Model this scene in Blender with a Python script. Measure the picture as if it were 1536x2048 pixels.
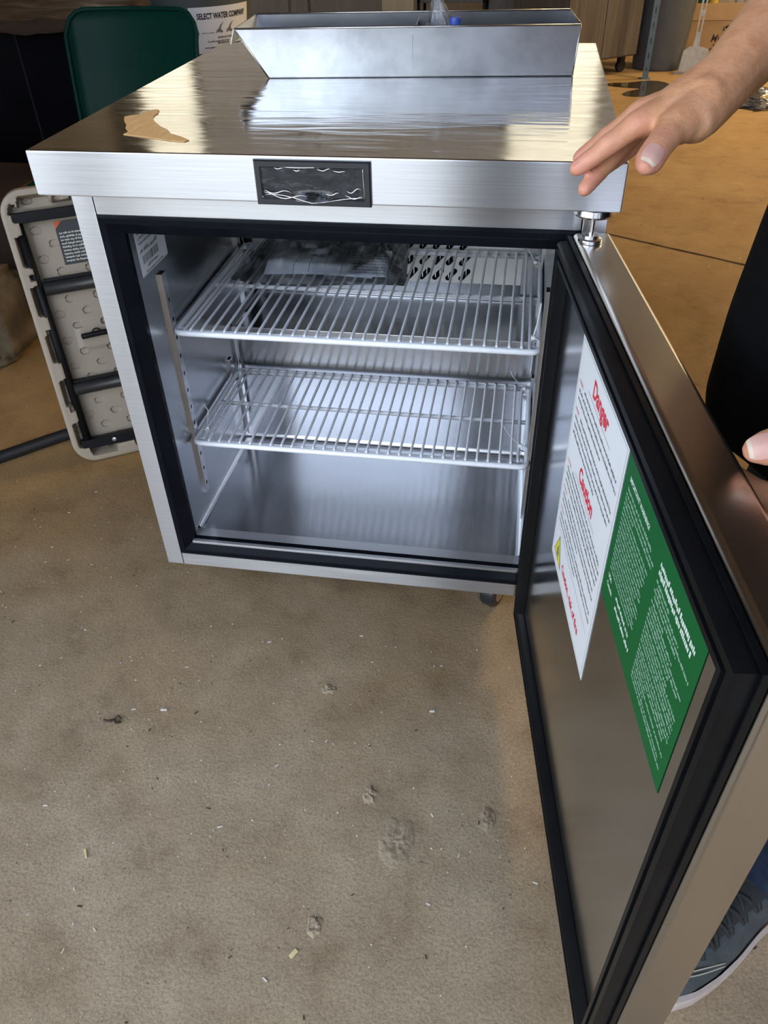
import bpy, bmesh, math, random
from mathutils import Vector, Matrix, noise as mnoise

sc = bpy.context.scene
COL = sc.collection
for o in list(bpy.data.objects):
    bpy.data.objects.remove(o)

# ------------------------------------------------------------------ camera
cam_d = bpy.data.cameras.new('camera'); cam = bpy.data.objects.new('camera', cam_d); COL.objects.link(cam)
cam_d.sensor_fit = 'VERTICAL'; cam_d.sensor_height = 36.0; cam_d.sensor_width = 27.0
cam_d.lens = 1567.72 / 2048 * 36.0
cam_d.clip_start = 0.02; cam_d.clip_end = 200
CR = Vector((0.98685, 0.16005, -0.02249)); CU = Vector((-0.08405, 0.62706, 0.77443)); CF = Vector((-0.13805, 0.76235, -0.63226))
mw = Matrix(((CR.x, CU.x, -CF.x, 0.5878), (CR.y, CU.y, -CF.y, -0.9129), (CR.z, CU.z, -CF.z, 1.0891), (0, 0, 0, 1)))
cam.matrix_world = mw
sc.camera = cam

# ------------------------------------------------------------------ sky, sun, exposure
SKY_STRENGTH = 0.62
world = bpy.data.worlds.new('sky'); sc.world = world; world.use_nodes = True
wn = world.node_tree.nodes; wl = world.node_tree.links
wn.clear()
wo = wn.new('ShaderNodeOutputWorld'); wb = wn.new('ShaderNodeBackground'); ws = wn.new('ShaderNodeTexSky')
ws.sky_type = 'NISHITA'; ws.sun_disc = False; ws.sun_elevation = math.radians(52); ws.sun_rotation = math.radians(20)
ws.air_density = 1.0; ws.dust_density = 1.8; ws.ozone_density = 1.0
hs = wn.new('ShaderNodeHueSaturation'); hs.inputs['Saturation'].default_value = .5
wl.new(ws.outputs[0], hs.inputs['Color']); wl.new(hs.outputs[0], wb.inputs[0]); wb.inputs[1].default_value = SKY_STRENGTH
wl.new(wb.outputs[0], wo.inputs[0])

sun_d = bpy.data.lights.new('sun', 'SUN'); sun_d.energy = 6.0; sun_d.angle = math.radians(0.6); sun_d.color = (1, .95, .86)
sun = bpy.data.objects.new('sun', sun_d); COL.objects.link(sun)
sun.rotation_euler = Vector((-0.30, -0.62, -0.86)).to_track_quat('-Z', 'Y').to_euler()
sun.location = (3, 8, 9)

sc.view_settings.view_transform = 'Standard'; sc.view_settings.look = 'None'
sc.view_settings.gamma = 1.0; sc.view_settings.exposure = 1.03; sc.view_settings.use_curve_mapping = False
sc.cycles.use_denoising = True
sc.cycles.use_adaptive_sampling = True; sc.cycles.adaptive_threshold = .04; sc.cycles.adaptive_min_samples = 16
sc.cycles.max_bounces = 6; sc.cycles.diffuse_bounces = 3; sc.cycles.glossy_bounces = 4; sc.cycles.transparent_max_bounces = 8
sc.cycles.sample_clamp_indirect = 8.0
sc.cycles.caustics_reflective = False; sc.cycles.caustics_refractive = False

# openings of the building (used for walls and light portals)
ROOM = dict(x0=-3.4, x1=4.4, y0=-1.9, y1=7.0, h=3.7)
GATE = dict(x0=-3.4, x1=2.1, z1=3.3)          # roll-up gate behind the camera
SIDE = dict(y0=-1.9, y1=-.45, z1=3.3)          # open bay in the left wall, next to the gate


def portal(name, loc, rot, sx, sy):
    d = bpy.data.lights.new(name, 'AREA'); d.shape = 'RECTANGLE'; d.size = sx; d.size_y = sy
    d.cycles.is_portal = True
    o = bpy.data.objects.new(name, d); COL.objects.link(o); o.location = loc; o.rotation_euler = rot
    return o


portal('gate_daylight_portal', ((GATE['x0'] + GATE['x1']) / 2, ROOM['y0'] - .1, GATE['z1'] / 2), (math.radians(90), 0, 0), GATE['x1'] - GATE['x0'], GATE['z1'])
portal('side_daylight_portal', (ROOM['x0'] - .1, (SIDE['y0'] + SIDE['y1']) / 2, SIDE['z1'] / 2), (math.radians(90), 0, math.radians(-90)), SIDE['y1'] - SIDE['y0'], SIDE['z1'])

random.seed(7)
PI = math.pi


# ------------------------------------------------------------------ materials
def nodes_of(name):
    m = bpy.data.materials.new(name); m.use_nodes = True
    nt = m.node_tree; b = nt.nodes['Principled BSDF']
    return m, nt, b


def setp(b, **kw):
    for k, v in kw.items():
        k = k.replace('_', ' ')
        if k in b.inputs:
            b.inputs[k].default_value = v


def noise_node(nt, vec, scale, detail=5, rough=.6, stretch=None):
    if stretch:
        mp = nt.nodes.new('ShaderNodeMapping'); mp.inputs['Scale'].default_value = stretch
        nt.links.new(vec, mp.inputs['Vector']); vec = mp.outputs[0]
    n = nt.nodes.new('ShaderNodeTexNoise'); n.inputs['Scale'].default_value = scale
    n.inputs['Detail'].default_value = detail; n.inputs['Roughness'].default_value = rough
    nt.links.new(vec, n.inputs['Vector'])
    return n


def ramp(nt, fac, stops):
    r = nt.nodes.new('ShaderNodeValToRGB')
    el = r.color_ramp.elements
    while len(el) > 1:
        el.remove(el[-1])
    el[0].position = stops[0][0]; el[0].color = tuple(stops[0][1]) + (1,) if len(stops[0][1]) == 3 else stops[0][1]
    for p, c in stops[1:]:
        e = el.new(p); e.color = tuple(c) + (1,) if len(c) == 3 else c
    nt.links.new(fac, r.inputs[0])
    return r


def bump(nt, b, height, strength=.2, dist=.01, prev=None):
    bp = nt.nodes.new('ShaderNodeBump'); bp.inputs['Strength'].default_value = strength; bp.inputs['Distance'].default_value = dist
    nt.links.new(height, bp.inputs['Height'])
    if prev:
        nt.links.new(prev.outputs[0], bp.inputs['Normal'])
    nt.links.new(bp.outputs[0], b.inputs['Normal'])
    return bp


def pm(name, col, rough=.5, metal=0.0, var=.12, scale=30, bmp=.0, bscale=None, stretch=None, **kw):
    """plain painted / moulded surface with a little tonal variation"""
    m, nt, b = nodes_of(name)
    tc = nt.nodes.new('ShaderNodeTexCoord')
    n = noise_node(nt, tc.outputs['Object'], scale, stretch=stretch)
    lo = [max(0, c * (1 - var)) for c in col]; hi = [min(1, c * (1 + var)) for c in col]
    r = ramp(nt, n.outputs['Fac'], [(.3, lo), (.7, hi)])
    nt.links.new(r.outputs[0], b.inputs['Base Color'])
    setp(b, Roughness=rough, Metallic=metal, **kw)
    if bmp:
        n2 = noise_node(nt, tc.outputs['Object'], bscale or scale * 3, stretch=stretch)
        bump(nt, b, n2.outputs['Fac'], bmp, .004)
    return m


def steel(name, col=(.62, .62, .63), rough=.3, aniso=.8, grain=.25, smear=None, gscale=(7, 520, 1), wave=0):
    """brushed stainless steel; brushing runs along u of the UV map (metres)"""
    m, nt, b = nodes_of(name)
    uv = nt.nodes.new('ShaderNodeUVMap'); uv.uv_map = 'UVMap'
    n = noise_node(nt, uv.outputs[0], 1.0, 3, .6, stretch=gscale)
    n.inputs['Scale'].default_value = 1.0
    r = ramp(nt, n.outputs['Fac'], [(.25, [c * (1 - .22 * grain * 2) for c in col]), (.75, [min(1, c * (1 + .12 * grain * 2)) for c in col])])
    nt.links.new(r.outputs[0], b.inputs['Base Color'])
    rr = nt.nodes.new('ShaderNodeMapRange')
    rr.inputs['To Min'].default_value = rough * (1 - .6 * grain); rr.inputs['To Max'].default_value = rough * (1 + .6 * grain)
    nt.links.new(n.outputs['Fac'], rr.inputs['Value']); nt.links.new(rr.outputs[0], b.inputs['Roughness'])
    setp(b, Metallic=1.0, Anisotropic=aniso)
    b.inputs['Anisotropic Rotation'].default_value = .25
    tg = nt.nodes.new('ShaderNodeTangent'); tg.direction_type = 'UV_MAP'; tg.uv_map = 'UVMap'
    nt.links.new(tg.outputs[0], b.inputs['Tangent'])
    bp = bump(nt, b, n.outputs['Fac'], .05 * grain * 4, .0006) if grain > .02 else None
    if wave:
        tc = nt.nodes.new('ShaderNodeTexCoord')
        n3 = noise_node(nt, tc.outputs['Object'], 5.0, 2, .5)
        bump(nt, b, n3.outputs['Fac'], wave, .02, bp)
    return m


M = {}
M['brushed'] = steel('brushed_stainless', (.57, .575, .59), .32, .97, .30)
M['liner'] = steel('liner_stainless', (.53, .54, .56), .20, .85, .10, wave=.06)
M['doorpanel'] = steel('door_liner_stainless', (.52, .53, .55), .17, .4, .08, wave=.05)
M['shell'] = steel('door_shell_stainless', (.56, .53, .49), .27, .5, .01, wave=.03)
M['tray'] = pm('mill_finish_sheet', (.30, .31, .335), .27, 1.0, .25, 11, .04, 16)
M['trayedge'] = pm('rolled_sheet_edge', (.62, .60, .58), .3, 1.0, .2, 60)
M['chrome'] = pm('zinc_plated_steel', (.72, .72, .73), .22, 1.0, .06, 60)
M['blackplastic'] = pm('black_breaker_plastic', (.006, .007, .010), .16, 0, .2, 20, Specular_IOR_Level=.07)
M['gasket'] = pm('black_gasket_rubber', (.007, .0075, .0085), .3, 0, .2, 30, Specular_IOR_Level=.13)
M['darkhole'] = pm('dark_cavity', (.01, .01, .011), .9, 0, .1, 10)
M['white_coat'] = pm('white_wire_coating', (.90, .92, .96), .3, 0, .03, 40)
M['nylon'] = pm('white_nylon', (.86, .86, .84), .4, 0, .03, 40, Subsurface_Weight=.1)
M['evap'] = pm('white_enamel_sheet', (.82, .83, .84), .3, 0, .03, 12)
M['paper'] = pm('white_sticker_vinyl', (.90, .93, .96), .35, 0, .02, 12)
M['red_ink'] = pm('red_ink', (.80, .03, .06), .5, 0, .05, 40)
M['pale_red_ink'] = pm('pale_red_ink', (.85, .25, .28), .5, 0, .05, 40)
M['black_ink'] = pm('black_ink', (.03, .03, .035), .5, 0, .05, 40)
M['grey_ink'] = pm('grey_ink', (.20, .21, .22), .5, 0, .05, 40)
M['green_vinyl'] = pm('green_vinyl', (.010, .125, .034), .5, 0, .05, 8, Specular_IOR_Level=.1)
M['green_ink'] = pm('pale_green_ink', (.33, .55, .40), .5, 0, .05, 40)
M['white_ink'] = pm('white_ink', (.80, .90, .82), .5, 0, .04, 40)
M['yellow_ink'] = pm('yellow_ink', (.90, .78, .02), .45, 0, .04, 40)
M['screen'] = pm('smoked_display_panel', (.020, .019, .019), .12, 0, .1, 10)
M['bezel'] = pm('charcoal_bezel', (.022, .023, .026), .32, 0, .1, 30)
M['rubber'] = pm('black_rubber', (.013, .013, .014), .55, 0, .2, 40, .1)
M['tire'] = pm('caster_tyre', (.02, .02, .022), .35, 0, .2, 40)


def film_mat(name, tint=(.95, .97, 1), haze=.12, gloss_r=.08, white=0.0, scale=60):
    """thin clear plastic film: mostly see-through, glossy on its creases"""
    m = bpy.data.materials.new(name); m.use_nodes = True; nt = m.node_tree; nt.nodes.clear()
    out = nt.nodes.new('ShaderNodeOutputMaterial'); tr = nt.nodes.new('ShaderNodeBsdfTransparent'); gl = nt.nodes.new('ShaderNodeBsdfGlossy')
    tr.inputs[0].default_value = tint + (1,); gl.inputs['Roughness'].default_value = gloss_r
    df = nt.nodes.new('ShaderNodeBsdfDiffuse'); df.inputs[0].default_value = (.85, .87, .9, 1)
    lw = nt.nodes.new('ShaderNodeFresnel'); lw.inputs['IOR'].default_value = 1.5
    mx = nt.nodes.new('ShaderNodeMixShader'); nt.links.new(lw.outputs[0], mx.inputs[0]); nt.links.new(tr.outputs[0], mx.inputs[1]); nt.links.new(gl.outputs[0], mx.inputs[2])
    tc = nt.nodes.new('ShaderNodeTexCoord'); n = noise_node(nt, tc.outputs['Object'], scale, 4, .6)
    r = ramp(nt, n.outputs['Fac'], [(.45, (white, white, white)), (.75, (white + haze,) * 3)])
    mx2 = nt.nodes.new('ShaderNodeMixShader'); nt.links.new(r.outputs[0], mx2.inputs[0]); nt.links.new(mx.outputs[0], mx2.inputs[1]); nt.links.new(df.outputs[0], mx2.inputs[2])
    bp = nt.nodes.new('ShaderNodeBump'); bp.inputs['Strength'].default_value = .4; bp.inputs['Distance'].default_value = .003
    n2 = noise_node(nt, tc.outputs['Object'], scale * 1.5, 3, .6); nt.links.new(n2.outputs['Fac'], bp.inputs['Height'])
    nt.links.new(bp.outputs[0], gl.inputs['Normal']); nt.links.new(bp.outputs[0], lw.inputs['Normal'])
    nt.links.new(mx2.outputs[0], out.inputs[0])
    return m


M['film'] = film_mat('clear_film', haze=.02, gloss_r=.05)
M['bagfilm'] = film_mat('clear_bag_film', haze=.22, white=.03, scale=40, gloss_r=.14)
M['sheetpaper'] = pm('glossy_white_sheet', (.92, .94, .98), .16, 0, .02, 12, Specular_IOR_Level=1.0)


def lid_material():
    """lid top: steel under a wrinkled protective film"""
    m, nt, b = nodes_of('film_covered_steel')
    tc = nt.nodes.new('ShaderNodeTexCoord')
    n = noise_node(nt, tc.outputs['Object'], 3.0, 6, .62, stretch=(1, 2.2, 1))
    r = ramp(nt, n.outputs['Fac'], [(.3, (.52, .50, .46)), (.7, (.64, .625, .60))])
    nt.links.new(r.outputs[0], b.inputs['Base Color'])
    n2 = noise_node(nt, tc.outputs['Object'], 6, 5, .65, stretch=(1, 3, 1))
    rr = nt.nodes.new('ShaderNodeMapRange'); rr.inputs['From Min'].default_value = .3; rr.inputs['From Max'].default_value = .75
    rr.inputs['To Min'].default_value = .07; rr.inputs['To Max'].default_value = .19
    nt.links.new(n2.outputs['Fac'], rr.inputs['Value']); nt.links.new(rr.outputs[0], b.inputs['Roughness'])
    setp(b, Metallic=1.0)
    # long shallow creases running mostly along the width
    n3 = noise_node(nt, tc.outputs['Object'], 2.6, 3, .5, stretch=(1, 5.5, 1))
    w = nt.nodes.new('ShaderNodeMath'); w.operation = 'PINGPONG'; w.inputs[1].default_value = .09
    nt.links.new(n3.outputs['Fac'], w.inputs[0])
    bp = bump(nt, b, w.outputs[0], .22, .012)
    n4 = noise_node(nt, tc.outputs['Object'], 240, 2, .5, stretch=(.06, 1, 1))
    bump(nt, b, n4.outputs['Fac'], .06, .001, bp)
    return m


M['lidtop'] = lid_material()


def floor_material():
    m, nt, b = nodes_of('dirty_concrete')
    tc = nt.nodes.new('ShaderNodeTexCoord'); v = tc.outputs['Object']
    a = noise_node(nt, v, 1.1, 4, .62); c = noise_node(nt, v, 9, 6, .7); f = noise_node(nt, v, 240, 3, .7); g = noise_node(nt, v, 2.6, 3, .6, stretch=(1, 1.7, 1))
    big = ramp(nt, a.outputs['Fac'], [(.30, (.328, .240, .142)), (.5, (.428, .328, .210)), (.72, (.508, .403, .274))])
    mid = ramp(nt, c.outputs['Fac'], [(.28, (.66, .62, .57)), (.45, (.93, .92, .91)), (.60, (1.02, 1.02, 1.02)), (.75, (1.18, 1.18, 1.18))])
    fine = ramp(nt, f.outputs['Fac'], [(.28, (.66, .64, .60)), (.5, (.99, .99, .99)), (.75, (1.20, 1.20, 1.19))])
    stain = ramp(nt, g.outputs['Fac'], [(.26, (.78, .73, .66)), (.42, (1, 1, 1)), (.70, (1, 1, 1)), (.8, (1.12, 1.13, 1.15))])
    cur = big.outputs[0]
    for o in (mid, fine, stain):
        mx = nt.nodes.new('ShaderNodeMix'); mx.data_type = 'RGBA'; mx.blend_type = 'MULTIPLY'; mx.inputs['Factor'].default_value = 1
        nt.links.new(cur, mx.inputs['A']); nt.links.new(o.outputs[0], mx.inputs['B']); cur = mx.outputs['Result']
    # browner and darker over the deeper part of the slab, fading towards the gate
    sx = nt.nodes.new('ShaderNodeSeparateXYZ'); nt.links.new(v, sx.inputs[0])
    dn = noise_node(nt, v, 1.7, 3, .6)
    ma = nt.nodes.new('ShaderNodeMath'); ma.operation = 'MULTIPLY_ADD'; ma.inputs[1].default_value = 1.3; nt.links.new(dn.outputs['Fac'], ma.inputs[0]); nt.links.new(sx.outputs['Y'], ma.inputs[2])
    dr = nt.nodes.new('ShaderNodeMapRange'); dr.interpolation_type = 'SMOOTHSTEP'; dr.inputs['From Min'].default_value = .35; dr.inputs['From Max'].default_value = 1.25; nt.links.new(ma.outputs[0], dr.inputs['Value'])
    mx = nt.nodes.new('ShaderNodeMix'); mx.data_type = 'RGBA'; mx.blend_type = 'MULTIPLY'; nt.links.new(dr.outputs[0], mx.inputs['Factor'])
    nt.links.new(cur, mx.inputs['A']); mx.inputs['B'].default_value = (.82, .66, .43, 1); cur = mx.outputs['Result']
    # sparse pale scuffs
    s = noise_node(nt, v, 34, 3, .6, stretch=(.35, 1.6, 1)); sr = ramp(nt, s.outputs['Fac'], [(.70, (0, 0, 0)), (.80, (.35, .35, .35))])
    mx = nt.nodes.new('ShaderNodeMix'); mx.data_type = 'RGBA'; nt.links.new(sr.outputs[0], mx.inputs['Factor'])
    nt.links.new(cur, mx.inputs['A']); mx.inputs['B'].default_value = (.55, .52, .47, 1); cur = mx.outputs['Result']
    nt.links.new(cur, b.inputs['Base Color'])
    setp(b, Roughness=.82, Specular_IOR_Level=.3)
    hm = nt.nodes.new('ShaderNodeMath'); hm.operation = 'MULTIPLY_ADD'; hm.inputs[1].default_value = .17
    nt.links.new(f.outputs['Fac'], hm.inputs[0]); nt.links.new(c.outputs['Fac'], hm.inputs[2])
    bump(nt, b, hm.outputs[0], .35, .012)
    return m


M['floor'] = floor_material()
M['joint'] = pm('joint_dirt', (.10, .075, .045), .95, 0, .4, 60, .5)


def wood_mat(name, c0, c1, rough=.5, sx=(26, 26, 1.1)):
    m, nt, b = nodes_of(name); tc = nt.nodes.new('ShaderNodeTexCoord')
    n = noise_node(nt, tc.outputs['Object'], 2.2, 6, .65, stretch=sx)
    r = ramp(nt, n.outputs['Fac'], [(.3, c0), (.55, [(a + d) / 2 for a, d in zip(c0, c1)]), (.75, c1)])
    nt.links.new(r.outputs[0], b.inputs['Base Color']); setp(b, Roughness=rough)
    bump(nt, b, n.outputs['Fac'], .08, .004)
    return m


M['laminate'] = wood_mat('grey_brown_added_wood', (.075, .062, .050), (.16, .14, .12), .42)
M['plywood'] = wood_mat('brown_plywood', (.24, .20, .15), (.36, .31, .25), .6, (8, 8, .6))
M['pinewood'] = wood_mat('pale_pine', (.52, .40, .24), (.66, .54, .36), .55, (14, 14, .7))
M['palepanel'] = wood_mat('pale_sheathing_board', (.60, .54, .42), (.70, .64, .52), .6, (5, 5, .8))
M['ceil'] = pm('roof_underside', (.24, .19, .14), .85, 0, .2, 2)
M['wall'] = pm('weathered_wall_board', (.28, .24, .19), .85, 0, .25, 2.0, .1)
M['wallwhite'] = pm('painted_front_wall', (.50, .47, .43), .8, 0, .12, 2.0, .1)
def translucent_mat(name, col):
    m = bpy.data.materials.new(name); m.use_nodes = True; nt = m.node_tree; nt.nodes.clear()
    out = nt.nodes.new('ShaderNodeOutputMaterial'); t = nt.nodes.new('ShaderNodeBsdfTranslucent'); d = nt.nodes.new('ShaderNodeBsdfDiffuse'); mx = nt.nodes.new('ShaderNodeMixShader')
    tc = nt.nodes.new('ShaderNodeTexCoord'); n = noise_node(nt, tc.outputs['Object'], 3, 5, .6, stretch=(4, 1, .6))
    r = ramp(nt, n.outputs['Fac'], [(.3, [c * .75 for c in col]), (.7, col)])
    nt.links.new(r.outputs[0], t.inputs[0]); nt.links.new(r.outputs[0], d.inputs[0]); mx.inputs[0].default_value = .3
    nt.links.new(t.outputs[0], mx.inputs[1]); nt.links.new(d.outputs[0], mx.inputs[2]); nt.links.new(mx.outputs[0], out.inputs[0])
    return m


M['added_bright_panel'] = translucent_mat('added_bright_translucent_panel', (.39, .36, .28))
M['added_dim_panel'] = translucent_mat('added_dim_translucent_panel', (.070, .060, .050))  # dimmer copy, tones down the middle of the lid's reflection
M['added_block_grey'] = pm('blue_grey_added_block', (.20, .23, .28), .7, 0, .1, 3)
M['yard'] = pm('pale_yard_gravel', (.27, .26, .235), .9, 0, .2, 4, .2)
M['tableplastic'] = pm('off_white_blow_moulded_plastic', (.37, .305, .225), .5, 0, .06, 12)
M['powder'] = pm('black_powder_coat', (.009, .009, .010), .45, 0, .15, 60, Specular_IOR_Level=.15)
M['tube'] = pm('dark_grey_tube', (.055, .053, .050), .38, .6, .15, 40)
M['greenplastic'] = pm('dark_green_plastic', (.004, .035, .024), .36, 0, .10, 8, .04, 60, Specular_IOR_Level=.08)
M['binplastic'] = pm('grey_bin_plastic', (.085, .10, .10), .5, 0, .15, 8)
M['bingrey'] = pm('slate_bin_plastic', (.085, .095, .105), .5, 0, .12, 8)
M['cardboard'] = pm('brown_cardboard', (.36, .235, .125), .85, 0, .10, 10, .05, 200)
M['bluesteel'] = pm('blue_grey_painted_steel', (.13, .19, .23), .4, .3, .10, 30)
M['galv'] = pm('galvanised_steel', (.36, .345, .33), .45, .7, .2, 30)
M['blackgloss'] = pm('black_gloss_panel', (.004, .004, .006), .25, 0, .2, 6, Specular_IOR_Level=.08)
M['leather'] = pm('dark_brown_shade_block', (.050, .030, .020), .5, 0, .3, 6, .2, 30)
M['stone'] = pm('rough_brown_concrete', (.14, .105, .06), .95, 0, .35, 14, .9, 40)
M['puddle'] = pm('wet_floor', (.05, .038, .024), .06, 0, .3, 4)
M['skin'] = None
M['blackcotton'] = pm('black_cotton', (.003, .003, .0035), .9, 0, .3, 60, .15, 300, Specular_IOR_Level=.1)
M['denim'] = pm('blue_denim', (.022, .042, .088), .9, 0, .35, 90, .3, 500)
M['suede'] = pm('slate_suede', (.075, .088, .092), .85, 0, .25, 40, .2, 300)
M['sole'] = pm('off_white_rubber_sole', (.66, .56, .49), .6, 0, .12, 30, .1)
M['lace'] = pm('dark_lace', (.035, .037, .036), .8, 0, .2, 60)
M['stitch'] = pm('cream_stitching', (.62, .58, .46), .7, 0, .1, 60)
M['nail'] = pm('finger_nail', (.70, .385, .32), .3, 0, .05, 40, Subsurface_Weight=.1)
M['nailtip'] = pm('nail_free_edge', (.66, .53, .40), .35, 0, .05, 40)
M['hair'] = pm('dark_brown_hair', (.035, .022, .014), .5, 0, .3, 90, .4, 200)
M['amber'] = wood_mat('amber_painted_reflection', (.85, .45, .15), (1.0, .70, .34), .45, (60, 9, 1))  # colour of the reflection painted onto the lid
M['chipwood'] = pm('pale_wood_chip', (.78, .66, .36), .7, 0, .1, 100)
M['chipwhite'] = pm('white_plaster_chip', (.80, .78, .72), .8, 0, .08, 100)
M['mud'] = pm('dried_mud', (.40, .31, .205), .95, 0, .25, 60, .5, 220)
M['twig'] = pm('dark_root_scrap', (.07, .05, .035), .8, 0, .3, 100)
M['bottleblue'] = pm('blue_cap_plastic', (.04, .09, .42), .35, 0, .1, 60)
M['bottleclear'] = film_mat('clear_bottle_wall', haze=.1, white=.15)
M['redplastic'] = pm('red_plastic', (.35, .025, .045), .4, 0, .1, 40)
M['teal'] = pm('teal_plastic', (.03, .16, .15), .4, 0, .1, 40)
M['leaf'] = pm('dark_leaf', (.03, .06, .02), .6, 0, .3, 60)
M['stoneware'] = pm('cream_stoneware', (.62, .60, .52), .5, 0, .08, 40)
M['yellowplastic'] = pm('yellow_plastic', (.55, .38, .05), .4, 0, .1, 40)
M['blacklabel'] = pm('black_label_print', (.02, .02, .02), .4, 0, .1, 40)
M['labelorange'] = pm('orange_label_print', (.70, .12, .03), .45, 0, .1, 40)


# ------------------------------------------------------------------ mesh builder
class MB:
    def __init__(self):
        self.v = []; self.f = []; self.m = []

    def add(self, vs, fs, mi=0):
        n = len(self.v); self.v += [tuple(q) for q in vs]
        for f in fs:
            self.f.append(tuple(n + i for i in f)); self.m.append(mi)
        return self

    def box(self, x0, x1, y0, y1, z0, z1, bev=0, mi=0, seg=2, T=None):
        bm = bmesh.new(); bmesh.ops.create_cube(bm, size=1)
        for q in bm.verts:
            q.co = Vector((x0 + (q.co.x + .5) * (x1 - x0), y0 + (q.co.y + .5) * (y1 - y0), z0 + (q.co.z + .5) * (z1 - z0)))
        if bev:
            bmesh.ops.bevel(bm, geom=bm.edges[:], offset=bev, segments=seg, profile=.5, affect='EDGES')
        bm.verts.index_update()
        vs = [T @ q.co if T else q.co.copy() for q in bm.verts]
        self.add(vs, [[q.index for q in f.verts] for f in bm.faces], mi); bm.free()
        return self

    def tube(self, path, r, n=8, closed=False, mi=0, flat=1.0, up=None):
        P = [Vector(q) for q in path]; L = len(P)
        rs = r if isinstance(r, (list, tuple)) else [r] * L
        tang = []
        for i in range(L):
            a = P[(i - 1) % L] if (closed or i > 0) else P[i]; b = P[(i + 1) % L] if (closed or i < L - 1) else P[i]
            tang.append((b - a).normalized())
        u = Vector(up) if up else (Vector((0, 0, 1)) if abs(tang[0].z) < .9 else Vector((1, 0, 0)))
        u = (u - tang[0] * u.dot(tang[0])).normalized()
        rings = []
        for i in range(L):
            t = tang[i]
            u = (u - t * u.dot(t)).normalized(); w = t.cross(u)
            rings.append([P[i] + (u * math.cos(2 * PI * k / n) * flat + w * math.sin(2 * PI * k / n)) * rs[i] for k in range(n)])
        vs = [q for rg in rings for q in rg]; fs = []
        for i in range(L if closed else L - 1):
            j = (i + 1) % L
            for k in range(n):
                k2 = (k + 1) % n
                fs.append((i * n + k, j * n + k, j * n + k2, i * n + k2))
        if not closed:
            fs.append(tuple(range(n))); fs.append(tuple((L - 1) * n + k for k in reversed(range(n))))
        return self.add(vs, [tuple(reversed(f)) for f in fs], mi)

    def lathe(self, prof, n=24, c=(0, 0, 0), T=None, mi=0):
        vs = []
        for r, z in prof:
            for k in range(n):
                q = Vector((c[0] + r * math.cos(2 * PI * k / n), c[1] + r * math.sin(2 * PI * k / n), c[2] + z))
                vs.append(T @ q if T else q)
        fs = []
        for i in range(len(prof) - 1):
            for k in range(n):
                k2 = (k + 1) % n
                fs.append((i * n + k, i * n + k2, (i + 1) * n + k2, (i + 1) * n + k))
        if prof[0][0] > 1e-5: fs.append(tuple(reversed(range(n))))
        if prof[-1][0] > 1e-5: fs.append(tuple((len(prof) - 1) * n + k for k in range(n)))
        return self.add(vs, fs, mi)

    def prism(self, poly, fn, h0, h1, mi=0):
        n = len(poly)
        vs = [fn(a, b, h0) for a, b in poly] + [fn(a, b, h1) for a, b in poly]
        fs = [tuple(reversed(range(n))), tuple(range(n, 2 * n))] + [(i, (i + 1) % n, n + (i + 1) % n, n + i) for i in range(n)]
        return self.add(vs, fs, mi)

    def grid(self, nu, nv, fn, mi=0, flip=False):
        vs = [fn(i / nu, j / nv) for j in range(nv + 1) for i in range(nu + 1)]
        fs = []
        for j in range(nv):
            for i in range(nu):
                a = j * (nu + 1) + i
                q = (a, a + 1, a + nu + 2, a + nu + 1)
                fs.append(tuple(reversed(q)) if flip else q)
        return self.add(vs, fs, mi)

    def frame(self, x0, x1, z0, z1, prof, fn, mi=0):
        """mitred frame: profile points are (inset, height); fn(a, b, h) -> xyz"""
        loops = []
        for e, h in prof:
            loops.append([fn(x0 + e, z0 + e, h), fn(x1 - e, z0 + e, h), fn(x1 - e, z1 - e, h), fn(x0 + e, z1 - e, h)])
        vs = [q for l in loops for q in l]; fs = []; L = len(prof)
        for i in range(L):
            j = (i + 1) % L
            for k in range(4):
                k2 = (k + 1) % 4
                fs.append((i * 4 + k, i * 4 + k2, j * 4 + k2, j * 4 + k))
        return self.add(vs, fs, mi)

    def ball(self, c, r, mi=0, sub=2, T=None):
        bm = bmesh.new(); bmesh.ops.create_icosphere(bm, subdivisions=sub, radius=1)
        rr = r if isinstance(r, (tuple, list)) else (r, r, r)
        bm.verts.index_update()
        vs = []
        for q in bm.verts:
            p_ = Vector((q.co.x * rr[0], q.co.y * rr[1], q.co.z * rr[2]))
            if T: p_ = T @ p_
            vs.append(p_ + Vector(c))
        self.add(vs, [[q.index for q in f.verts] for f in bm.faces], mi); bm.free()
        return self

    def cap(self, a, b, r0, r1=None, n=14):
        """tapered capsule"""
        r1 = r0 if r1 is None else r1
        a = Vector(a); b = Vector(b)
        self.ball(a, r0, sub=2); self.ball(b, r1, sub=2)
        return self.tube([a, b], [r0, r1], n)

    def mesh(self, name):
        me = bpy.data.meshes.new(name); me.from_pydata([tuple(q) for q in self.v], [], self.f)
        me.update()
        return me

    def build(self, name, mats, parent=None, smooth=35, label=None, recalc=True, inv=True):
        me = self.mesh(name)
        return finish(me, name, mats, parent, smooth, label, self.m, recalc, inv)


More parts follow.
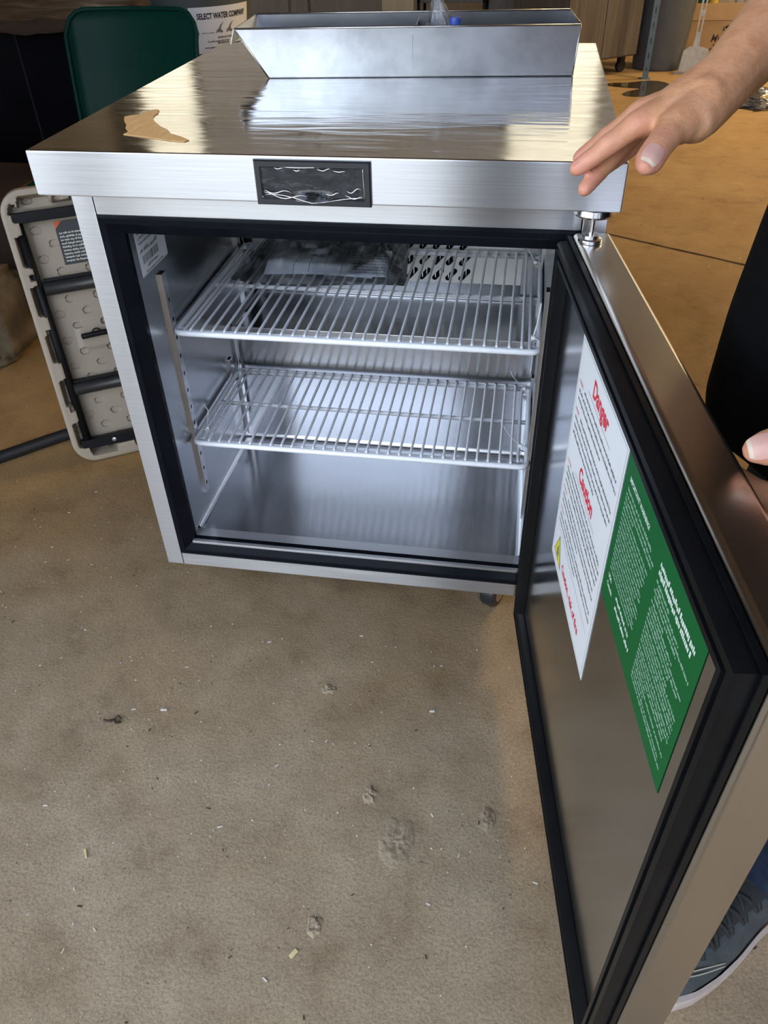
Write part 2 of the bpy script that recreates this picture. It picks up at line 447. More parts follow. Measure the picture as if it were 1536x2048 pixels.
def finish(me, name, mats, parent=None, smooth=35, label=None, mi=None, recalc=True, inv=True):
    if recalc:
        bm = bmesh.new(); bm.from_mesh(me); bmesh.ops.recalc_face_normals(bm, faces=bm.faces); bm.to_mesh(me); bm.free()
    mats = mats if isinstance(mats, (list, tuple)) else [mats]
    for q in mats:
        me.materials.append(M[q] if isinstance(q, str) else q)
    if mi and len(mats) > 1:
        me.polygons.foreach_set('material_index', mi)
    if smooth:
        me.polygons.foreach_set('use_smooth', [True] * len(me.polygons))
        if smooth < 180:
            me.set_sharp_from_angle(angle=math.radians(smooth))
    # metric UVs, u running horizontally along each face
    uvl = me.uv_layers.new(name='UVMap'); dat = [0.0] * (2 * len(me.loops)); vco = [q.co for q in me.vertices]; lv = [l.vertex_index for l in me.loops]
    for p_ in me.polygons:
        n_ = p_.normal
        if abs(n_.z) > .75:
            t = Vector((1, 0, 0)); w = Vector((0, 1, 0))
        else:
            t = Vector((-n_.y, n_.x, 0)).normalized(); w = Vector((0, 0, 1))
        for li in p_.loop_indices:
            c = vco[lv[li]]; dat[2 * li] = c.dot(t); dat[2 * li + 1] = c.dot(w)
    uvl.data.foreach_set('uv', dat)
    me.update()
    o = bpy.data.objects.new(name, me); COL.objects.link(o)
    if 0 < smooth < 100:
        wnm = o.modifiers.new('weighted', 'WEIGHTED_NORMAL'); wnm.keep_sharp = True; wnm.weight = 80
    if parent:
        o.parent = parent
        if inv: o.matrix_parent_inverse = Matrix.Translation(parent.location).inverted()
    if label: o['label'] = label
    return o


def tag(o, label=None, cat=None, group=None, kind=None):
    if label: o['label'] = label
    if cat: o['category'] = cat
    if group: o['group'] = group
    if kind: o['kind'] = kind
    return o


def thing(name, loc, label, cat, group=None):
    o = bpy.data.objects.new(name, None); COL.objects.link(o); o.location = loc; o.empty_display_size = .05
    return tag(o, label, cat, group)


def eval_mesh(ob):
    bpy.context.view_layer.update()
    dg = bpy.context.evaluated_depsgraph_get()
    me = bpy.data.meshes.new_from_object(ob.evaluated_get(dg))
    return me


def text_geo(body, size, align='LEFT', spacing=1.0, shear=0.0, xs=1.0, bold=0.0):
    cu = bpy.data.curves.new('t', 'FONT'); cu.body = body; cu.size = size; cu.align_x = align; cu.space_character = spacing; cu.shear = shear
    cu.resolution_u = 3; cu.offset = bold
    ob = bpy.data.objects.new('t', cu); COL.objects.link(ob)
    me = eval_mesh(ob)
    vs = [(q.co.x * xs, q.co.y) for q in me.vertices]; fs = [tuple(p_.vertices) for p_ in me.polygons]
    bpy.data.objects.remove(ob); bpy.data.meshes.remove(me); bpy.data.curves.remove(cu)
    return vs, fs


def plate_geo(outer, holes, t):
    """flat plate with real holes; returns verts (x, y, z), faces"""
    cu = bpy.data.curves.new('p', 'CURVE'); cu.dimensions = '2D'; cu.fill_mode = 'BOTH'; cu.extrude = t / 2
    for poly in [outer] + holes:
        s = cu.splines.new('POLY'); s.points.add(len(poly) - 1); s.use_cyclic_u = True
        for q, (a, b) in zip(s.points, poly): q.co = (a, b, 0, 1)
    ob = bpy.data.objects.new('p', cu); COL.objects.link(ob)
    me = eval_mesh(ob)
    vs = [q.co.copy() for q in me.vertices]; fs = [tuple(p_.vertices) for p_ in me.polygons]
    bpy.data.objects.remove(ob); bpy.data.meshes.remove(me); bpy.data.curves.remove(cu)
    return vs, fs


def remesh(mb, voxel, smooth_it=6, fac=.5):
    me = mb.mesh('tmp'); ob = bpy.data.objects.new('tmp', me); COL.objects.link(ob)
    r = ob.modifiers.new('r', 'REMESH'); r.mode = 'VOXEL'; r.voxel_size = voxel
    if smooth_it:
        s = ob.modifiers.new('s', 'SMOOTH'); s.factor = fac; s.iterations = smooth_it
    out = eval_mesh(ob); bpy.data.objects.remove(ob); bpy.data.meshes.remove(me)
    return out


def rrect(x0, x1, y0, y1, r, n=5):
    pts = []
    for cx, cy, a0 in ((x1 - r, y1 - r, 0), (x0 + r, y1 - r, 90), (x0 + r, y0 + r, 180), (x1 - r, y0 + r, 270)):
        for k in range(n + 1):
            a = math.radians(a0 + 90 * k / n); pts.append((cx + r * math.cos(a), cy + r * math.sin(a)))
    return pts


def slot(cx, cy, L, w, ang, n=6):
    pts = []; c, s = math.cos(ang), math.sin(ang)
    for sg in (1, -1):
        for k in range(n + 1):
            a = -PI / 2 + PI * k / n
            x = sg * (L / 2 - w / 2 + w / 2 * math.cos(a)); y = sg * w / 2 * math.sin(a)
            pts.append((cx + x * c - y * s, cy + x * s + y * c))
    return pts


def smooth_path(pts, n=6):
    """Catmull-Rom through points"""
    P = [Vector(q) for q in pts]; out = []
    for i in range(len(P) - 1):
        p0 = P[i - 1] if i else P[i]; p1 = P[i]; p2 = P[i + 1]; p3 = P[i + 2] if i + 2 < len(P) else P[i + 1]
        for k in range(n):
            t = k / n
            out.append(.5 * ((2 * p1) + (p2 - p0) * t + (2 * p0 - 5 * p1 + 4 * p2 - p3) * t * t + (3 * p1 - p0 - 3 * p2 + p3) * t ** 3))
    out.append(P[-1]); return out


def struct(o, label=None):
    o['kind'] = 'structure'
    if label: o['label'] = label
    return o


def copy_part(src, parent, loc=None):
    c = src.copy(); COL.objects.link(c); c.parent = parent
    c.matrix_parent_inverse = src.matrix_parent_inverse.copy()
    if loc is not None: c.location = loc
    return c


# ================================================================== SETTING
R_ = ROOM
b = MB()
jl = lambda x, o=0: 2.161 - (x - .945) * .5747 + o
x0, x1, y0, y1 = R_['x0'], R_['x1'], R_['y0'], R_['y1']
NJ = 160; jx = [x0 + (x1 - x0) * k / NJ for k in range(NJ + 1)]
lo_ = [(x, jl(x, -.010 + .006 * mnoise.noise(Vector((x * 9, 0, 0))))) for x in jx]; hi_ = [(x, jl(x, .010 + .007 * mnoise.noise(Vector((x * 11, 5, 0))))) for x in jx]
for (lx0, ly0), (lx1, ly1), (hx0, hy0), (hx1, hy1) in zip(lo_, lo_[1:], hi_, hi_[1:]):
    b.add([(lx0, y0, 0), (lx1, y0, 0), (lx1, ly1, 0), (lx0, ly0, 0)], [(0, 1, 2, 3)], 0); b.add([(hx0, hy0, 0), (hx1, hy1, 0), (hx1, y1, 0), (hx0, y1, 0)], [(0, 1, 2, 3)], 0)
    b.add([(lx0, ly0, 0), (lx1, ly1, 0), (lx1, ly1, -.007), (lx0, ly0, -.007)], [(3, 2, 1, 0)], 0); b.add([(hx0, hy0, 0), (hx1, hy1, 0), (hx1, hy1, -.007), (hx0, hy0, -.007)], [(0, 1, 2, 3)], 0)
    b.add([(lx0, ly0, -.006), (lx1, ly1, -.006), (hx1, hy1, -.006), (hx0, hy0, -.006)], [(0, 1, 2, 3)], 1)
b.add([(x0, y0, -.03), (x1, y0, -.03), (x1, y1, -.03), (x0, y1, -.03)], [(3, 2, 1, 0)], 0)
struct(b.build('floor', ['floor', 'joint'], smooth=0, recalc=False))

b = MB(); b.box(x0 - .15, x1 + .15, y0 - .15, y1 + .15, R_['h'], R_['h'] + .12)
for k in range(6):
    yy = y0 + .9 + k * 1.75
    b.box(x0, x1, yy, yy + .09, R_['h'] - .2, R_['h'])
struct(b.build('ceiling', 'ceil', smooth=0))
ADDED_LIGHT_PANELS = [(-3.12, -2.55, 1.05, 3.4), (-2.51, .38, 1.05, 3.4), (.42, 1.20, 1.05, 3.4), (1.24, 2.46, 1.05, 3.4), (2.5, 3.4, 1.05, 3.4)]      # added unseen panels: bright and dim strips for the lid to reflect
wb_ = MB(); xa = x0 - .15
for wx0, wx1, wz0, wz1 in ADDED_LIGHT_PANELS:
    wb_.box(xa, wx0, y1, y1 + .12, -.03, R_['h']); wb_.box(wx0, wx1, y1, y1 + .12, -.03, wz0); wb_.box(wx0, wx1, y1, y1 + .12, wz1, R_['h']); xa = wx1
wb_.box(xa, x1 + .15, y1, y1 + .12, -.03, R_['h'])
wall_back = struct(wb_.build('wall_back', 'plywood', smooth=0))
for k, (wx0, wx1, wz0, wz1) in enumerate(ADDED_LIGHT_PANELS):
    wv = struct(MB().add([(wx0, y1 + .05, wz0), (wx1, y1 + .05, wz0), (wx1, y1 + .05, wz1), (wx0, y1 + .05, wz1)], [(0, 1, 2, 3)]).build('added_light_panel_%d' % (k + 1), ('added_bright_panel', 'added_dim_panel')[k % 2], smooth=0))
    for zz in (wz0, (wz0 + wz1) / 2, wz1 - .04):
        MB().box(wx0, wx1, y1 + .03, y1 + .05, zz, zz + .04).build('added_panel_batten', 'wall', wv, 0)
b = MB(); b.box(x0 - .12, x0, SIDE['y1'], y1, -.03, R_['h']); b.box(x0 - .12, x0, y0, SIDE['y1'], SIDE['z1'], R_['h'])
struct(b.build('wall_left', 'wall', smooth=0))
b = MB(); b.box(x1, x1 + .12, y0, y1, -.03, R_['h'])
struct(b.build('wall_right', 'wall', smooth=0))
b = MB(); b.box(x0 - .12, x0 + .02, y0 - .12, y0 + .02, -.03, R_['h']); b.box(GATE['x1'], x1, y0 - .12, y0, -.03, R_['h']); b.box(GATE['x0'], GATE['x1'], y0 - .12, y0, GATE['z1'], R_['h'])
struct(b.build('wall_front', 'wallwhite', smooth=0))
# post standing in the gate opening
struct(MB().box(-1.05, -.93, y0 - .08, y0 + .04, -.03, GATE['z1']).build('trim_1', 'wall', smooth=0))


struct(MB().box(.40, .62, -1.50, -1.30, 0, R_['h']).build('operator_stand_in', 'laminate', smooth=0))  # added dark post: stands in for the camera operator's reflection in the steel


def added_fill_lamp(x, y, label):  # added warm fill: unseen lamps brightening the back and right floor
    z = R_['h'] - .45
    t = thing('added_ceiling_lamp', (x, y, z), label, 'fill lamp', 'added ceiling lamps')
    MB().lathe([(.05, .22), (.06, .16), (.43, .02), (.44, 0), (.425, 0), (.05, .15), (.04, .20)], 32, (x, y, z)).build('reflector', 'galv', t, 40)
    MB().tube([(x, y, z + .2), (x, y, R_['h'])], .012, 8).build('hanger', 'galv', t, 180)
    d = bpy.data.lights.new('warm_fill', 'AREA'); d.shape = 'DISK'; d.size = .8; d.energy = FILL_W; d.color = (1.0, .76, .44)
    o = bpy.data.objects.new('fill_light', d); COL.objects.link(o); o.parent = t; o.location = (0, 0, .01)


FILL_W = 62
added_fill_lamp(3.6, 3.6, 'added unseen warm lamp over the open floor at the right')
added_fill_lamp(3.6, 5.6, 'added unseen warm lamp over the cardboard box at the back right')
struct(MB().box(-40, 40, -40, 40, -.10, -.032).build('yard_ground', 'yard', smooth=0))
struct(MB().box(.35, 7.5, -9.0, -5.6, -.03, 2.9).build('added_outdoor_block', 'added_block_grey', smooth=0))  # added unseen block: gives the trough's right side its darker reflection

# unseen dark rack added left of frame to shade the floor behind it
rk = thing('unseen_shade_rack', (-1.5, .2, 0), 'unseen tall dark rack added to shade the floor at the left', 'light blocker')
for z in (.12, .62, 1.12, 1.62, 2.05): MB().box(-2.05, -1.08, -.50, .72, z - .03, z, .003).build('board', 'laminate', rk)
for qx in (-2.05, -1.12):
    for qy in (-.50, .68): MB().box(qx, qx + .04, qy, qy + .04, 0, 2.1).build('upright', 'powder', rk)
for z in (.12, .62, 1.12, 1.62):
    MB().box(-2.0, -1.56, -.45, .66, z, z + .40, .01).build('shade_block', 'leather', rk); MB().box(-1.54, -1.12, -.45, .66, z, z + .42, .01).build('shade_block', 'leather', rk)

# ================================================================== FRIDGE
LT = .8425                       # height of the lid
YB = .0645                       # front plane of the cabinet
fr = thing('undercounter_fridge', (.35, .38, 0), 'stainless steel undercounter fridge standing open on black casters', 'fridge')

# lid: top face under film, brushed band around
b = MB(); b.box(0, .70, 0, .7527, LT - .0528, LT, .0025, 0, 2)
lid = b.mesh('lid')
mi = [1 if (p_.normal.z > .8 and p_.center.z > LT - .001) else 0 for p_ in lid.polygons]
lid = finish(lid, 'lid', ['brushed', 'lidtop'], fr, 30, None, mi)

# controller in the band with wrinkled protective film
b = MB(); b.frame(.283, .419, .789, .839, [(0, 0), (0, .004), (.0015, .006), (.007, .006), (.009, .003), (.009, 0)], lambda a, c, h: (a, -h, c))
ctl = b.build('controller', 'bezel', fr, 30, 'black digital controller in the lid band')
MB().box(.290, .412, -.003, .001, .796, .832).build('screen', 'screen', ctl, 0)
ctl.matrix_parent_inverse = Matrix.Translation(fr.location).inverted()
for c in ctl.children: c.matrix_parent_inverse = Matrix.Identity(4)


def film_pt(u, v):
    x = .2885 + u * .125; z = .7945 + v * .039
    d = .0045 + .0003 * mnoise.noise(Vector((u * 9, v * 5, 1.3)))
    edge = min(u, 1 - u) * 3.2; edge2 = min(v, 1 - v)
    k = max(0, 1 - edge * 5) + max(0, 1 - edge2 * 7)
    d += .0008 * k * abs(mnoise.noise(Vector((u * 40, v * 30, 4))))
    d += .011 * max(0, 1 - abs(u - .5) / .22) ** 1.3 * max(0, 1 - v / .28)     # flap lifting at the lower edge
    return (x, -d, z)


MB().grid(70, 26, film_pt).build('protective_film', 'film', ctl, 180)
b = MB()
for q0, q1, amp in (((.012, .10), (.99, .06), .006), ((.02, .16), (.45, .10), .006), ((.0, .22), (.02, .02), .004), ((.03, .27), (.30, .22), .004), ((.05, .97), (.97, .96), .002), ((.975, .93), (.985, .05), .004),
                    ((.62, .20), (.75, .24), .002), ((.82, .30), (.96, .36), .004), ((.33, .86), (.40, .86), .001), ((.55, .88), (.68, .91), .002), ((.70, .86), (.82, .86), .001), ((.15, .92), (.24, .90), .001), ((.8, .15), (.97, .12), .003)):
    pts = []
    for k in range(11):
        t = k / 10; u = q0[0] + (q1[0] - q0[0]) * t; v = q0[1] + (q1[1] - q0[1]) * t
        f = film_pt(u, v); pts.append((f[0], f[1] - .0004, f[2] + amp * .5 * math.sin(t * 7 + q0[1] * 9)))
    b.tube(pts, [.00025 + .0006 * math.sin(PI * k / 10) for k in range(11)], 5)
b.build('film_crease', 'chrome', ctl, 180)
for c in ctl.children: c.matrix_parent_inverse = Matrix.Identity(4)

# cabinet skin
ZB, ZT = .115, .7897
XL, XR = .0057, .694
YBACK = .70
MB().box(XL, XL + .004, YB + .002, YBACK, ZB, ZT, .001).build('side_panel', 'brushed', fr)
MB().box(XR - .004, XR, YB + .002, YBACK, ZB, ZT, .001).build('side_panel', 'brushed', fr)
MB().box(XL, XR, YBACK, YBACK + .004, ZB, ZT, .001).build('back_panel', 'galv', fr)
MB().box(XL + .004, XR - .004, YB + .004, YBACK, ZB, ZB + .004, .001).build('bottom_panel', 'galv', fr)
MB().box(XL, XL + .0296, YB, YB + .012, ZB, ZT, .0015).build('stile', 'brushed', fr)
MB().box(XR - .0296, XR, YB, YB + .012, ZB, ZT, .0015).build('stile', 'brushed', fr)
MB().box(XL + .0302, XR - .0302, YB, YB + .012, .746, ZT, .0015).build('rail', 'brushed', fr)
MB().box(XL + .0302, XR - .0302, YB, YB + .012, ZB, .1445, .0015).build('rail', 'brushed', fr)
# black breaker strip around the opening
b = MB(); b.frame(.036, .664, .144, .746, [(0, .012), (0, -.002), (.003, -.0035), (.010, -.0035), (.012, -.001), (.0275, .011), (.0275, .02)], lambda a, c, h: (a, YB + h, c))
b.build('breaker_frame', 'blackplastic', fr, 25)
# steel liner: floor, sides, stepped back, ceiling, coved bottom edges
b = MB()
X0, X1, Y0, YM, YR, ZF, ZL, ZC = .0605, .6395, YB + .012, .41, .60, .170, .42, .742


def wall_quad(p0, p1, p2, p3, nu=1, nv=1):
    p0, p1, p2, p3 = map(Vector, (p0, p1, p2, p3))
    b.grid(nu, nv, lambda u, v: (p0 * (1 - u) + p1 * u) * (1 - v) + (p3 * (1 - u) + p2 * u) * v)


wall_quad((X0, Y0, ZF), (X1, Y0, ZF), (X1, YM, ZF), (X0, YM, ZF))
wall_quad((X0, YM, ZF), (X1, YM, ZF), (X1, YM, ZL), (X0, YM, ZL))
wall_quad((X0, YM, ZL), (X1, YM, ZL), (X1, YR, ZL), (X0, YR, ZL))
wall_quad((X0, YR, ZL), (X1, YR, ZL), (X1, YR, ZC), (X0, YR, ZC))
wall_quad((X0, Y0, ZC), (X1, Y0, ZC), (X1, YR, ZC), (X0, YR, ZC))
for X in (X0, X1):
    wall_quad((X, Y0, ZF), (X, YM, ZF), (X, YM, ZC), (X, Y0, ZC)); wall_quad((X, YM, ZL), (X, YR, ZL), (X, YR, ZC), (X, YM, ZC))
liner = b.build('liner', 'liner', fr, 0, recalc=False)


def cove(p0, p1, ca, cb, r=.009):
    """quarter-round between two walls: ca, cb are the two inward directions"""
    m_ = MB(); p0, p1, ca, cb = map(Vector, (p0, p1, ca, cb)); n = 6; vs = []
    for p_ in (p0, p1):
        for k in range(n + 1):
            a = PI / 2 * k / n
            vs.append(p_ + ca * r * (1 - math.sin(a)) + cb * r * (1 - math.cos(a)))
    m_.add(vs, [(k, k + 1, n + 2 + k, n + 1 + k) for k in range(n)])
    return m_


for args in (((X0, .106, ZF), (X0, YM, ZF), (1, 0, 0), (0, 0, 1)), ((X1, .106, ZF), (X1, YM, ZF), (-1, 0, 0), (0, 0, 1)), ((X0, YM, ZF), (X1, YM, ZF), (0, -1, 0), (0, 0, 1)),
             ((X0, YM, ZL), (X0, YR, ZL), (1, 0, 0), (0, 0, 1)), ((X0, YM, ZF), (X0, YM, ZL), (1, 0, 0), (0, -1, 0)), ((X1, YM, ZF), (X1, YM, ZL), (-1, 0, 0), (0, -1, 0))):
    m_ = cove(*args); c = m_.build('cove', 'chrome' if args[0][0] == X0 and args[0][2] == ZF else 'liner', liner, 180)
    c.matrix_parent_inverse = Matrix.Identity(4)
MB().box(X0, X1, YM - .0012, YM + .003, ZL - .001, ZL + .0012, .0005).build('ledge_edge', 'chrome', liner).matrix_parent_inverse = Matrix.Identity(4)
MB().box(X0, X1, YB + .004, .106, ZF - .004, ZF + .0012, .0006).build('threshold', 'brushed', liner).matrix_parent_inverse = Matrix.Identity(4)

# evaporator cover with slanted louvre slots
holes = [slot(.315 + c * .0255, .482 + r * .030, .030, .0100, math.radians(48)) for r in range(6) for c in range(8)]
vs, fs = plate_geo([(.075, .466), (.602, .466), (.602, .735), (.075, .735)], holes, .0012)
b = MB().add([(q.x, .555 + q.z, q.y) for q in vs], fs)
ev = b.build('evaporator_cover', 'evap', fr, 0, 'white sheet cover with slanted vent slots')
b = MB(); b.add([(.075, .555, .466), (.602, .555, .466), (.602, .583, .425), (.075, .583, .425)], [(0, 1, 2, 3)])
b.build('drip_return', 'liner', ev, 0).matrix_parent_inverse = Matrix.Identity(4)
MB().box(.075, .64, .581, .588, .4205, .4245, .0006).build('drip_lip', 'chrome', ev).matrix_parent_inverse = Matrix.Identity(4)
MB().box(.08, .598, .575, .577, .466, .735).build('fan_cavity', 'darkhole', ev, 0).matrix_parent_inverse = Matrix.Identity(4)
for k in range(26):
    if k == 0:
        fin = MB().box(.30, .3012, .562, .574, .47, .60).build('coil_fin', 'chrome', ev, 0); fin.matrix_parent_inverse = Matrix.Identity(4)
    else:
        copy_part(fin, ev, (k * .0085, 0, 0))

# slotted shelf pilasters
pil = []


def pilaster(x, y, z0, z1, side):
    L = z1 - z0; n = max(2, int(L / .032))
    hs = [[(-.0022, z0 + .018 + k * .032 - .0035), (.0022, z0 + .018 + k * .032 - .0035), (.0022, z0 + .018 + k * .032 + .0035), (-.0022, z0 + .018 + k * .032 + .0035)] for k in range(n) if z0 + .018 + k * .032 + .01 < z1]
    v1, f1 = plate_geo([(-.008, z0), (.008, z0), (.008, z1), (-.008, z1)], hs, .001)
    m_ = MB().add([(x + side * (.0045 + q.z), y + q.x, q.y) for q in v1], f1)
    for sy in (-1, 1):
        m_.box(min(x, x + side * .005), max(x, x + side * .005), y + sy * .008 - .0006, y + sy * .008 + .0006, z0, z1)
    o = m_.build('pilaster', 'chrome', fr, 30)
    MB().box(min(x + side * .0004, x + side * .0012), max(x + side * .0004, x + side * .0012), y - .0075, y + .0075, z0, z1).build('slot_backing', 'darkhole', o, 0).matrix_parent_inverse = Matrix.Identity(4)
    return o


for X, sd in ((X0, 1), (X1, -1)):
    pilaster(X, .163, .215, .628, sd); pilaster(X, .374, .215, .372, sd); pilaster(X, .503, .43, .70, sd)

# rating label on the left inner wall (the square code is left out)
b = MB(); lx = X0 + .0006
b.box(X0, lx, .106, .200, .643, .722)


def lab(y, z, h=.0001): return (lx + .0002, y, z)


def words(b, fn, a0, a1, v, h, mi, rnd, lo=.35, hi=1.4, gap=.35, duty=1):
    """one line of tiny unreadable print made of letter-sized strokes"""
    a = a0
    while a < a1:
        n = rnd.randint(2, 8)
        for k in range(n):
            w = h * rnd.uniform(.32, .55)
            if a + w > a1: return
            hh = h * rnd.choice((.72, .72, 1.0, .8)); dz = rnd.choice((0, 0, 0, -.18)) * h
            b.add([fn(a, v + dz), fn(a + w, v + dz), fn(a + w, v + dz + hh), fn(a, v + dz + hh)], [(0, 1, 2, 3)], mi)
            a += w + h * .13
        a += h * gap


rnd = random.Random(3)
for k in range(5): words(b, lab, .112, .160 + .01 * (k % 2), .716 - k * .007, .0036, 1, rnd)
words(b, lab, .112, .175, .676, .006, 1, rnd)
for k in range(34):
    w = rnd.choice((.0006, .0010, .0014)); yy = .116 + k * .0016
    b.add([lab(yy, .659), lab(yy + w, .659), lab(yy + w, .671), lab(yy, .671)], [(0, 1, 2, 3)], 1)
words(b, lab, .128, .168, .652, .0042, 1, rnd); words(b, lab, .120, .182, .6455, .003, 1, rnd)
b.add([lab(.108, .6442), lab(.199, .6442), lab(.199, .6446), lab(.108, .6446)], [(0, 1, 2, 3)], 1)
b.build('rating_label', ['paper', 'grey_ink'], fr, 0, 'white rating label with barcode', recalc=False)

# casters: the front right one peeks out under the bottom rail
def caster(x, y, rz):
    c = bpy.data.objects.new('caster', None); COL.objects.link(c); c.parent = fr; c.matrix_parent_inverse = Matrix.Translation(fr.location).inverted()
    c.location = (x, y, 0); c.rotation_euler.z = rz
    p_ = MB().lathe([(.0, .112), (.030, .112), (.030, .106), (.017, .100), (.017, .090), (.0, .090)], 20)
    p_.build('swivel_plate', 'chrome', c, 35, inv=False)
    f = MB()
    for s in (-1, 1):
        f.prism([(-.020, .092), (.014, .092), (.034, .036), (.018, .034)], lambda a, c_, h: (a, h, c_), s * .019 - .0012, s * .019 + .0012)
    f.box(-.020, .014, -.020, .020, .090, .094)
    f.build('fork', 'chrome', c, 20, inv=False)
    w = MB(); Tm = Matrix.Translation((.026, 0, .036)) @ Matrix.Rotation(PI / 2, 4, 'X')
    w.lathe([(.024, -.015), (.033, -.014), (.036, -.008), (.036, .008), (.033, .014), (.024, .015)], 28, T=Tm)
    w.build('wheel', 'tire', c, 35, inv=False)
    MB().lathe([(.0, -.0155), (.023, -.0155), (.023, .0155), (.0, .0155)], 20, T=Tm).build('hub', 'chrome', c, 35, inv=False)


caster(.610, .186, math.radians(248)); caster(.09, .215, math.radians(170)); caster(.61, .63, 1.0); caster(.09, .63, 2.0)

# upper door hinge
b = MB(); b.lathe([(0, .781), (.022, .781), (.023, .7835), (.022, .7895), (0, .7895)], 28, (.672, .022, 0))
hg = b.build('hinge', 'chrome', fr, 30)
MB().lathe([(0, .7495), (.0135, .7495), (.0140, .751), (.0135, .7535), (.010, .7545), (.0095, .758), (.0032, .7585), (.0032, .782), (0, .782)], 24, (.672, .022, 0)).build('hinge_pin', 'chrome', hg, 30).matrix_parent_inverse = Matrix.Identity(4)
MB().box(.652, .693, .022, YB + .001, .786, .7895, .001).build('hinge_plate', 'chrome', hg).matrix_parent_inverse = Matrix.Identity(4)

# ---- door, swung open towards the camera (local x along the door, y outwards)
DA = -1.4297; DW = .671; DT = .045; DZ0, DZ1 = .088, .7493
door = MB().box(0, DW, 0, DT, DZ0, DZ1, .006, 0, 4)
door = door.build('door', 'shell', fr, 40, 'open stainless door with rubber gasket')
door.location = (.65295, .0514, 0); door.rotation_euler.z = DA
bpy.context.view_layer.update()
b = MB(); b.frame(.001, DW - .004, DZ0 + .002, DZ1 - .004,
                  [(0, .001), (0, .006), (.0015, .006), (.0025, .003), (.004, .003), (.005, .014), (.007, .0185), (.012, .0195), (.014, .0185), (.0155, .012), (.018, .012), (.0195, .0185), (.024, .019), (.033, .013), (.038, .007), (.038, .001)],
                  lambda a, c, h: (a, -h, c))
b.build('gasket', 'gasket', door, 30, 'black ribbed rubber gasket', inv=False)
MB().box(.040, DW - .040, -.006, .0, DZ0 + .040, DZ1 - .040, .001).build('door_liner', 'doorpanel', door, inv=False, label='shiny inner door panel')


def sheet(name, s0, s1, z0, z1, base, fill, mats, label):
    """sticker on the inner door face; fn maps (along door, height) to door space"""
    off = -.0062
    b = MB(); b.box(s0, s1, off - .0004, off, z0, z1)
    fn = lambda a, c: (a, off - .0006, c)
    fill(b, fn)
    return b.build(name, mats, door, 0, label, recalc=False, inv=False)


def put_text(b, fn, body, a, v, size, mi, align='LEFT', xs=1.0, bold=0.0, shear=0.0):
    vs, fs = text_geo(body, size, align, 1.0, shear, xs, bold)
    b.add([fn(a + x, v + y) for x, y in vs], fs, mi)


def rule(b, fn, a0, a1, v, mi, t=.0005):
    b.add([fn(a0, v), fn(a1, v), fn(a1, v + t), fn(a0, v + t)], [(0, 1, 2, 3)], mi)


def fill_white(b, fn):
    r = random.Random(11); s0, s1, z0, z1 = .160, .380, .382, .697
    for q in (.004,):
        rule(b, fn, s0 + q, s1 - q, z1 - q, 2); rule(b, fn, s0 + q, s1 - q, z0 + q, 2)
        b.add([fn(s0 + q, z0 + q), fn(s0 + q + .0005, z0 + q), fn(s0 + q + .0005, z1 - q), fn(s0 + q, z1 - q)], [(0, 1, 2, 3)], 2)
        b.add([fn(s1 - q, z0 + q), fn(s1 - q + .0005, z0 + q), fn(s1 - q + .0005, z1 - q), fn(s1 - q, z1 - q)], [(0, 1, 2, 3)], 2)
    put_text(b, fn, 'Danger', .270, .663, .027, 1, 'CENTER', .92, .0009)
    rule(b, fn, .215, .325, .657, 2)
    z = .645; h = .0038
    for k, (lead, end) in enumerate(((1, .365), (0, .368), (0, .30), (1, .366), (0, .369), (0, .362), (0, .30))):
        if lead:
            put_text(b, fn, 'DANGER -', .172, z, .0052, 3, xs=.9, bold=.0001); words(b, fn, .200, end, z, h, 2, r)
        else: words(b, fn, .176, end, z, h, 2, r)
        z -= .0098 if k != 2 else .0150
    put_text(b, fn, 'Caution', .270, .556, .025, 1, 'CENTER', .92, .0009)
    rule(b, fn, .215, .325, .550, 2)
    z = .539
    for k, (lead, end) in enumerate(((1, .362), (0, .367), (0, .366), (0, .364), (1, .360), (0, .363), (0, .280), (1, .362), (0, .366), (0, .285))):
        if lead:
            put_text(b, fn, 'CAUTION -', .172, z, .0052, 3, xs=.9, bold=.0001); words(b, fn, .203, end, z, h, 2, r)
        else: words(b, fn, .176, end, z, h, 2, r)
        z -= .0092 if k not in (3, 6) else .0125
    rule(b, fn, .176, .364, .441, 2)
    # yellow warning triangle with a flame
    b.add([fn(.172, .396), fn(.217, .396), fn(.1945, .436)], [(0, 1, 2)], 2)
    f2 = lambda a, c: (a, -.0062 - .0008, c); f3 = lambda a, c: (a, -.0062 - .001, c)
    b.add([f2(.1755, .398), f2(.2135, .398), f2(.1945, .432)], [(0, 1, 2)], 4)
    b.add([f3(.190, .404), f3(.199, .404), f3(.2005, .409), f3(.1985, .414), f3(.197, .411), f3(.1955, .421), f3(.192, .416), f3(.1885, .409)], [tuple(range(8))], 2)
    b.add([f3(.187, .4005), f3(.202, .4005), f3(.202, .402), f3(.187, .402)], [(0, 1, 2, 3)], 2)
    put_text(b, fn, 'Caution, risk of fire', .224, .405, .0160, 1, xs=.87, bold=.0005)


sheet('warning_sheet', .160, .380, .382, .697, 'paper', fill_white, ['paper', 'red_ink', 'grey_ink', 'pale_red_ink', 'yellow_ink'], 'white sheet headed Danger and Caution in red')


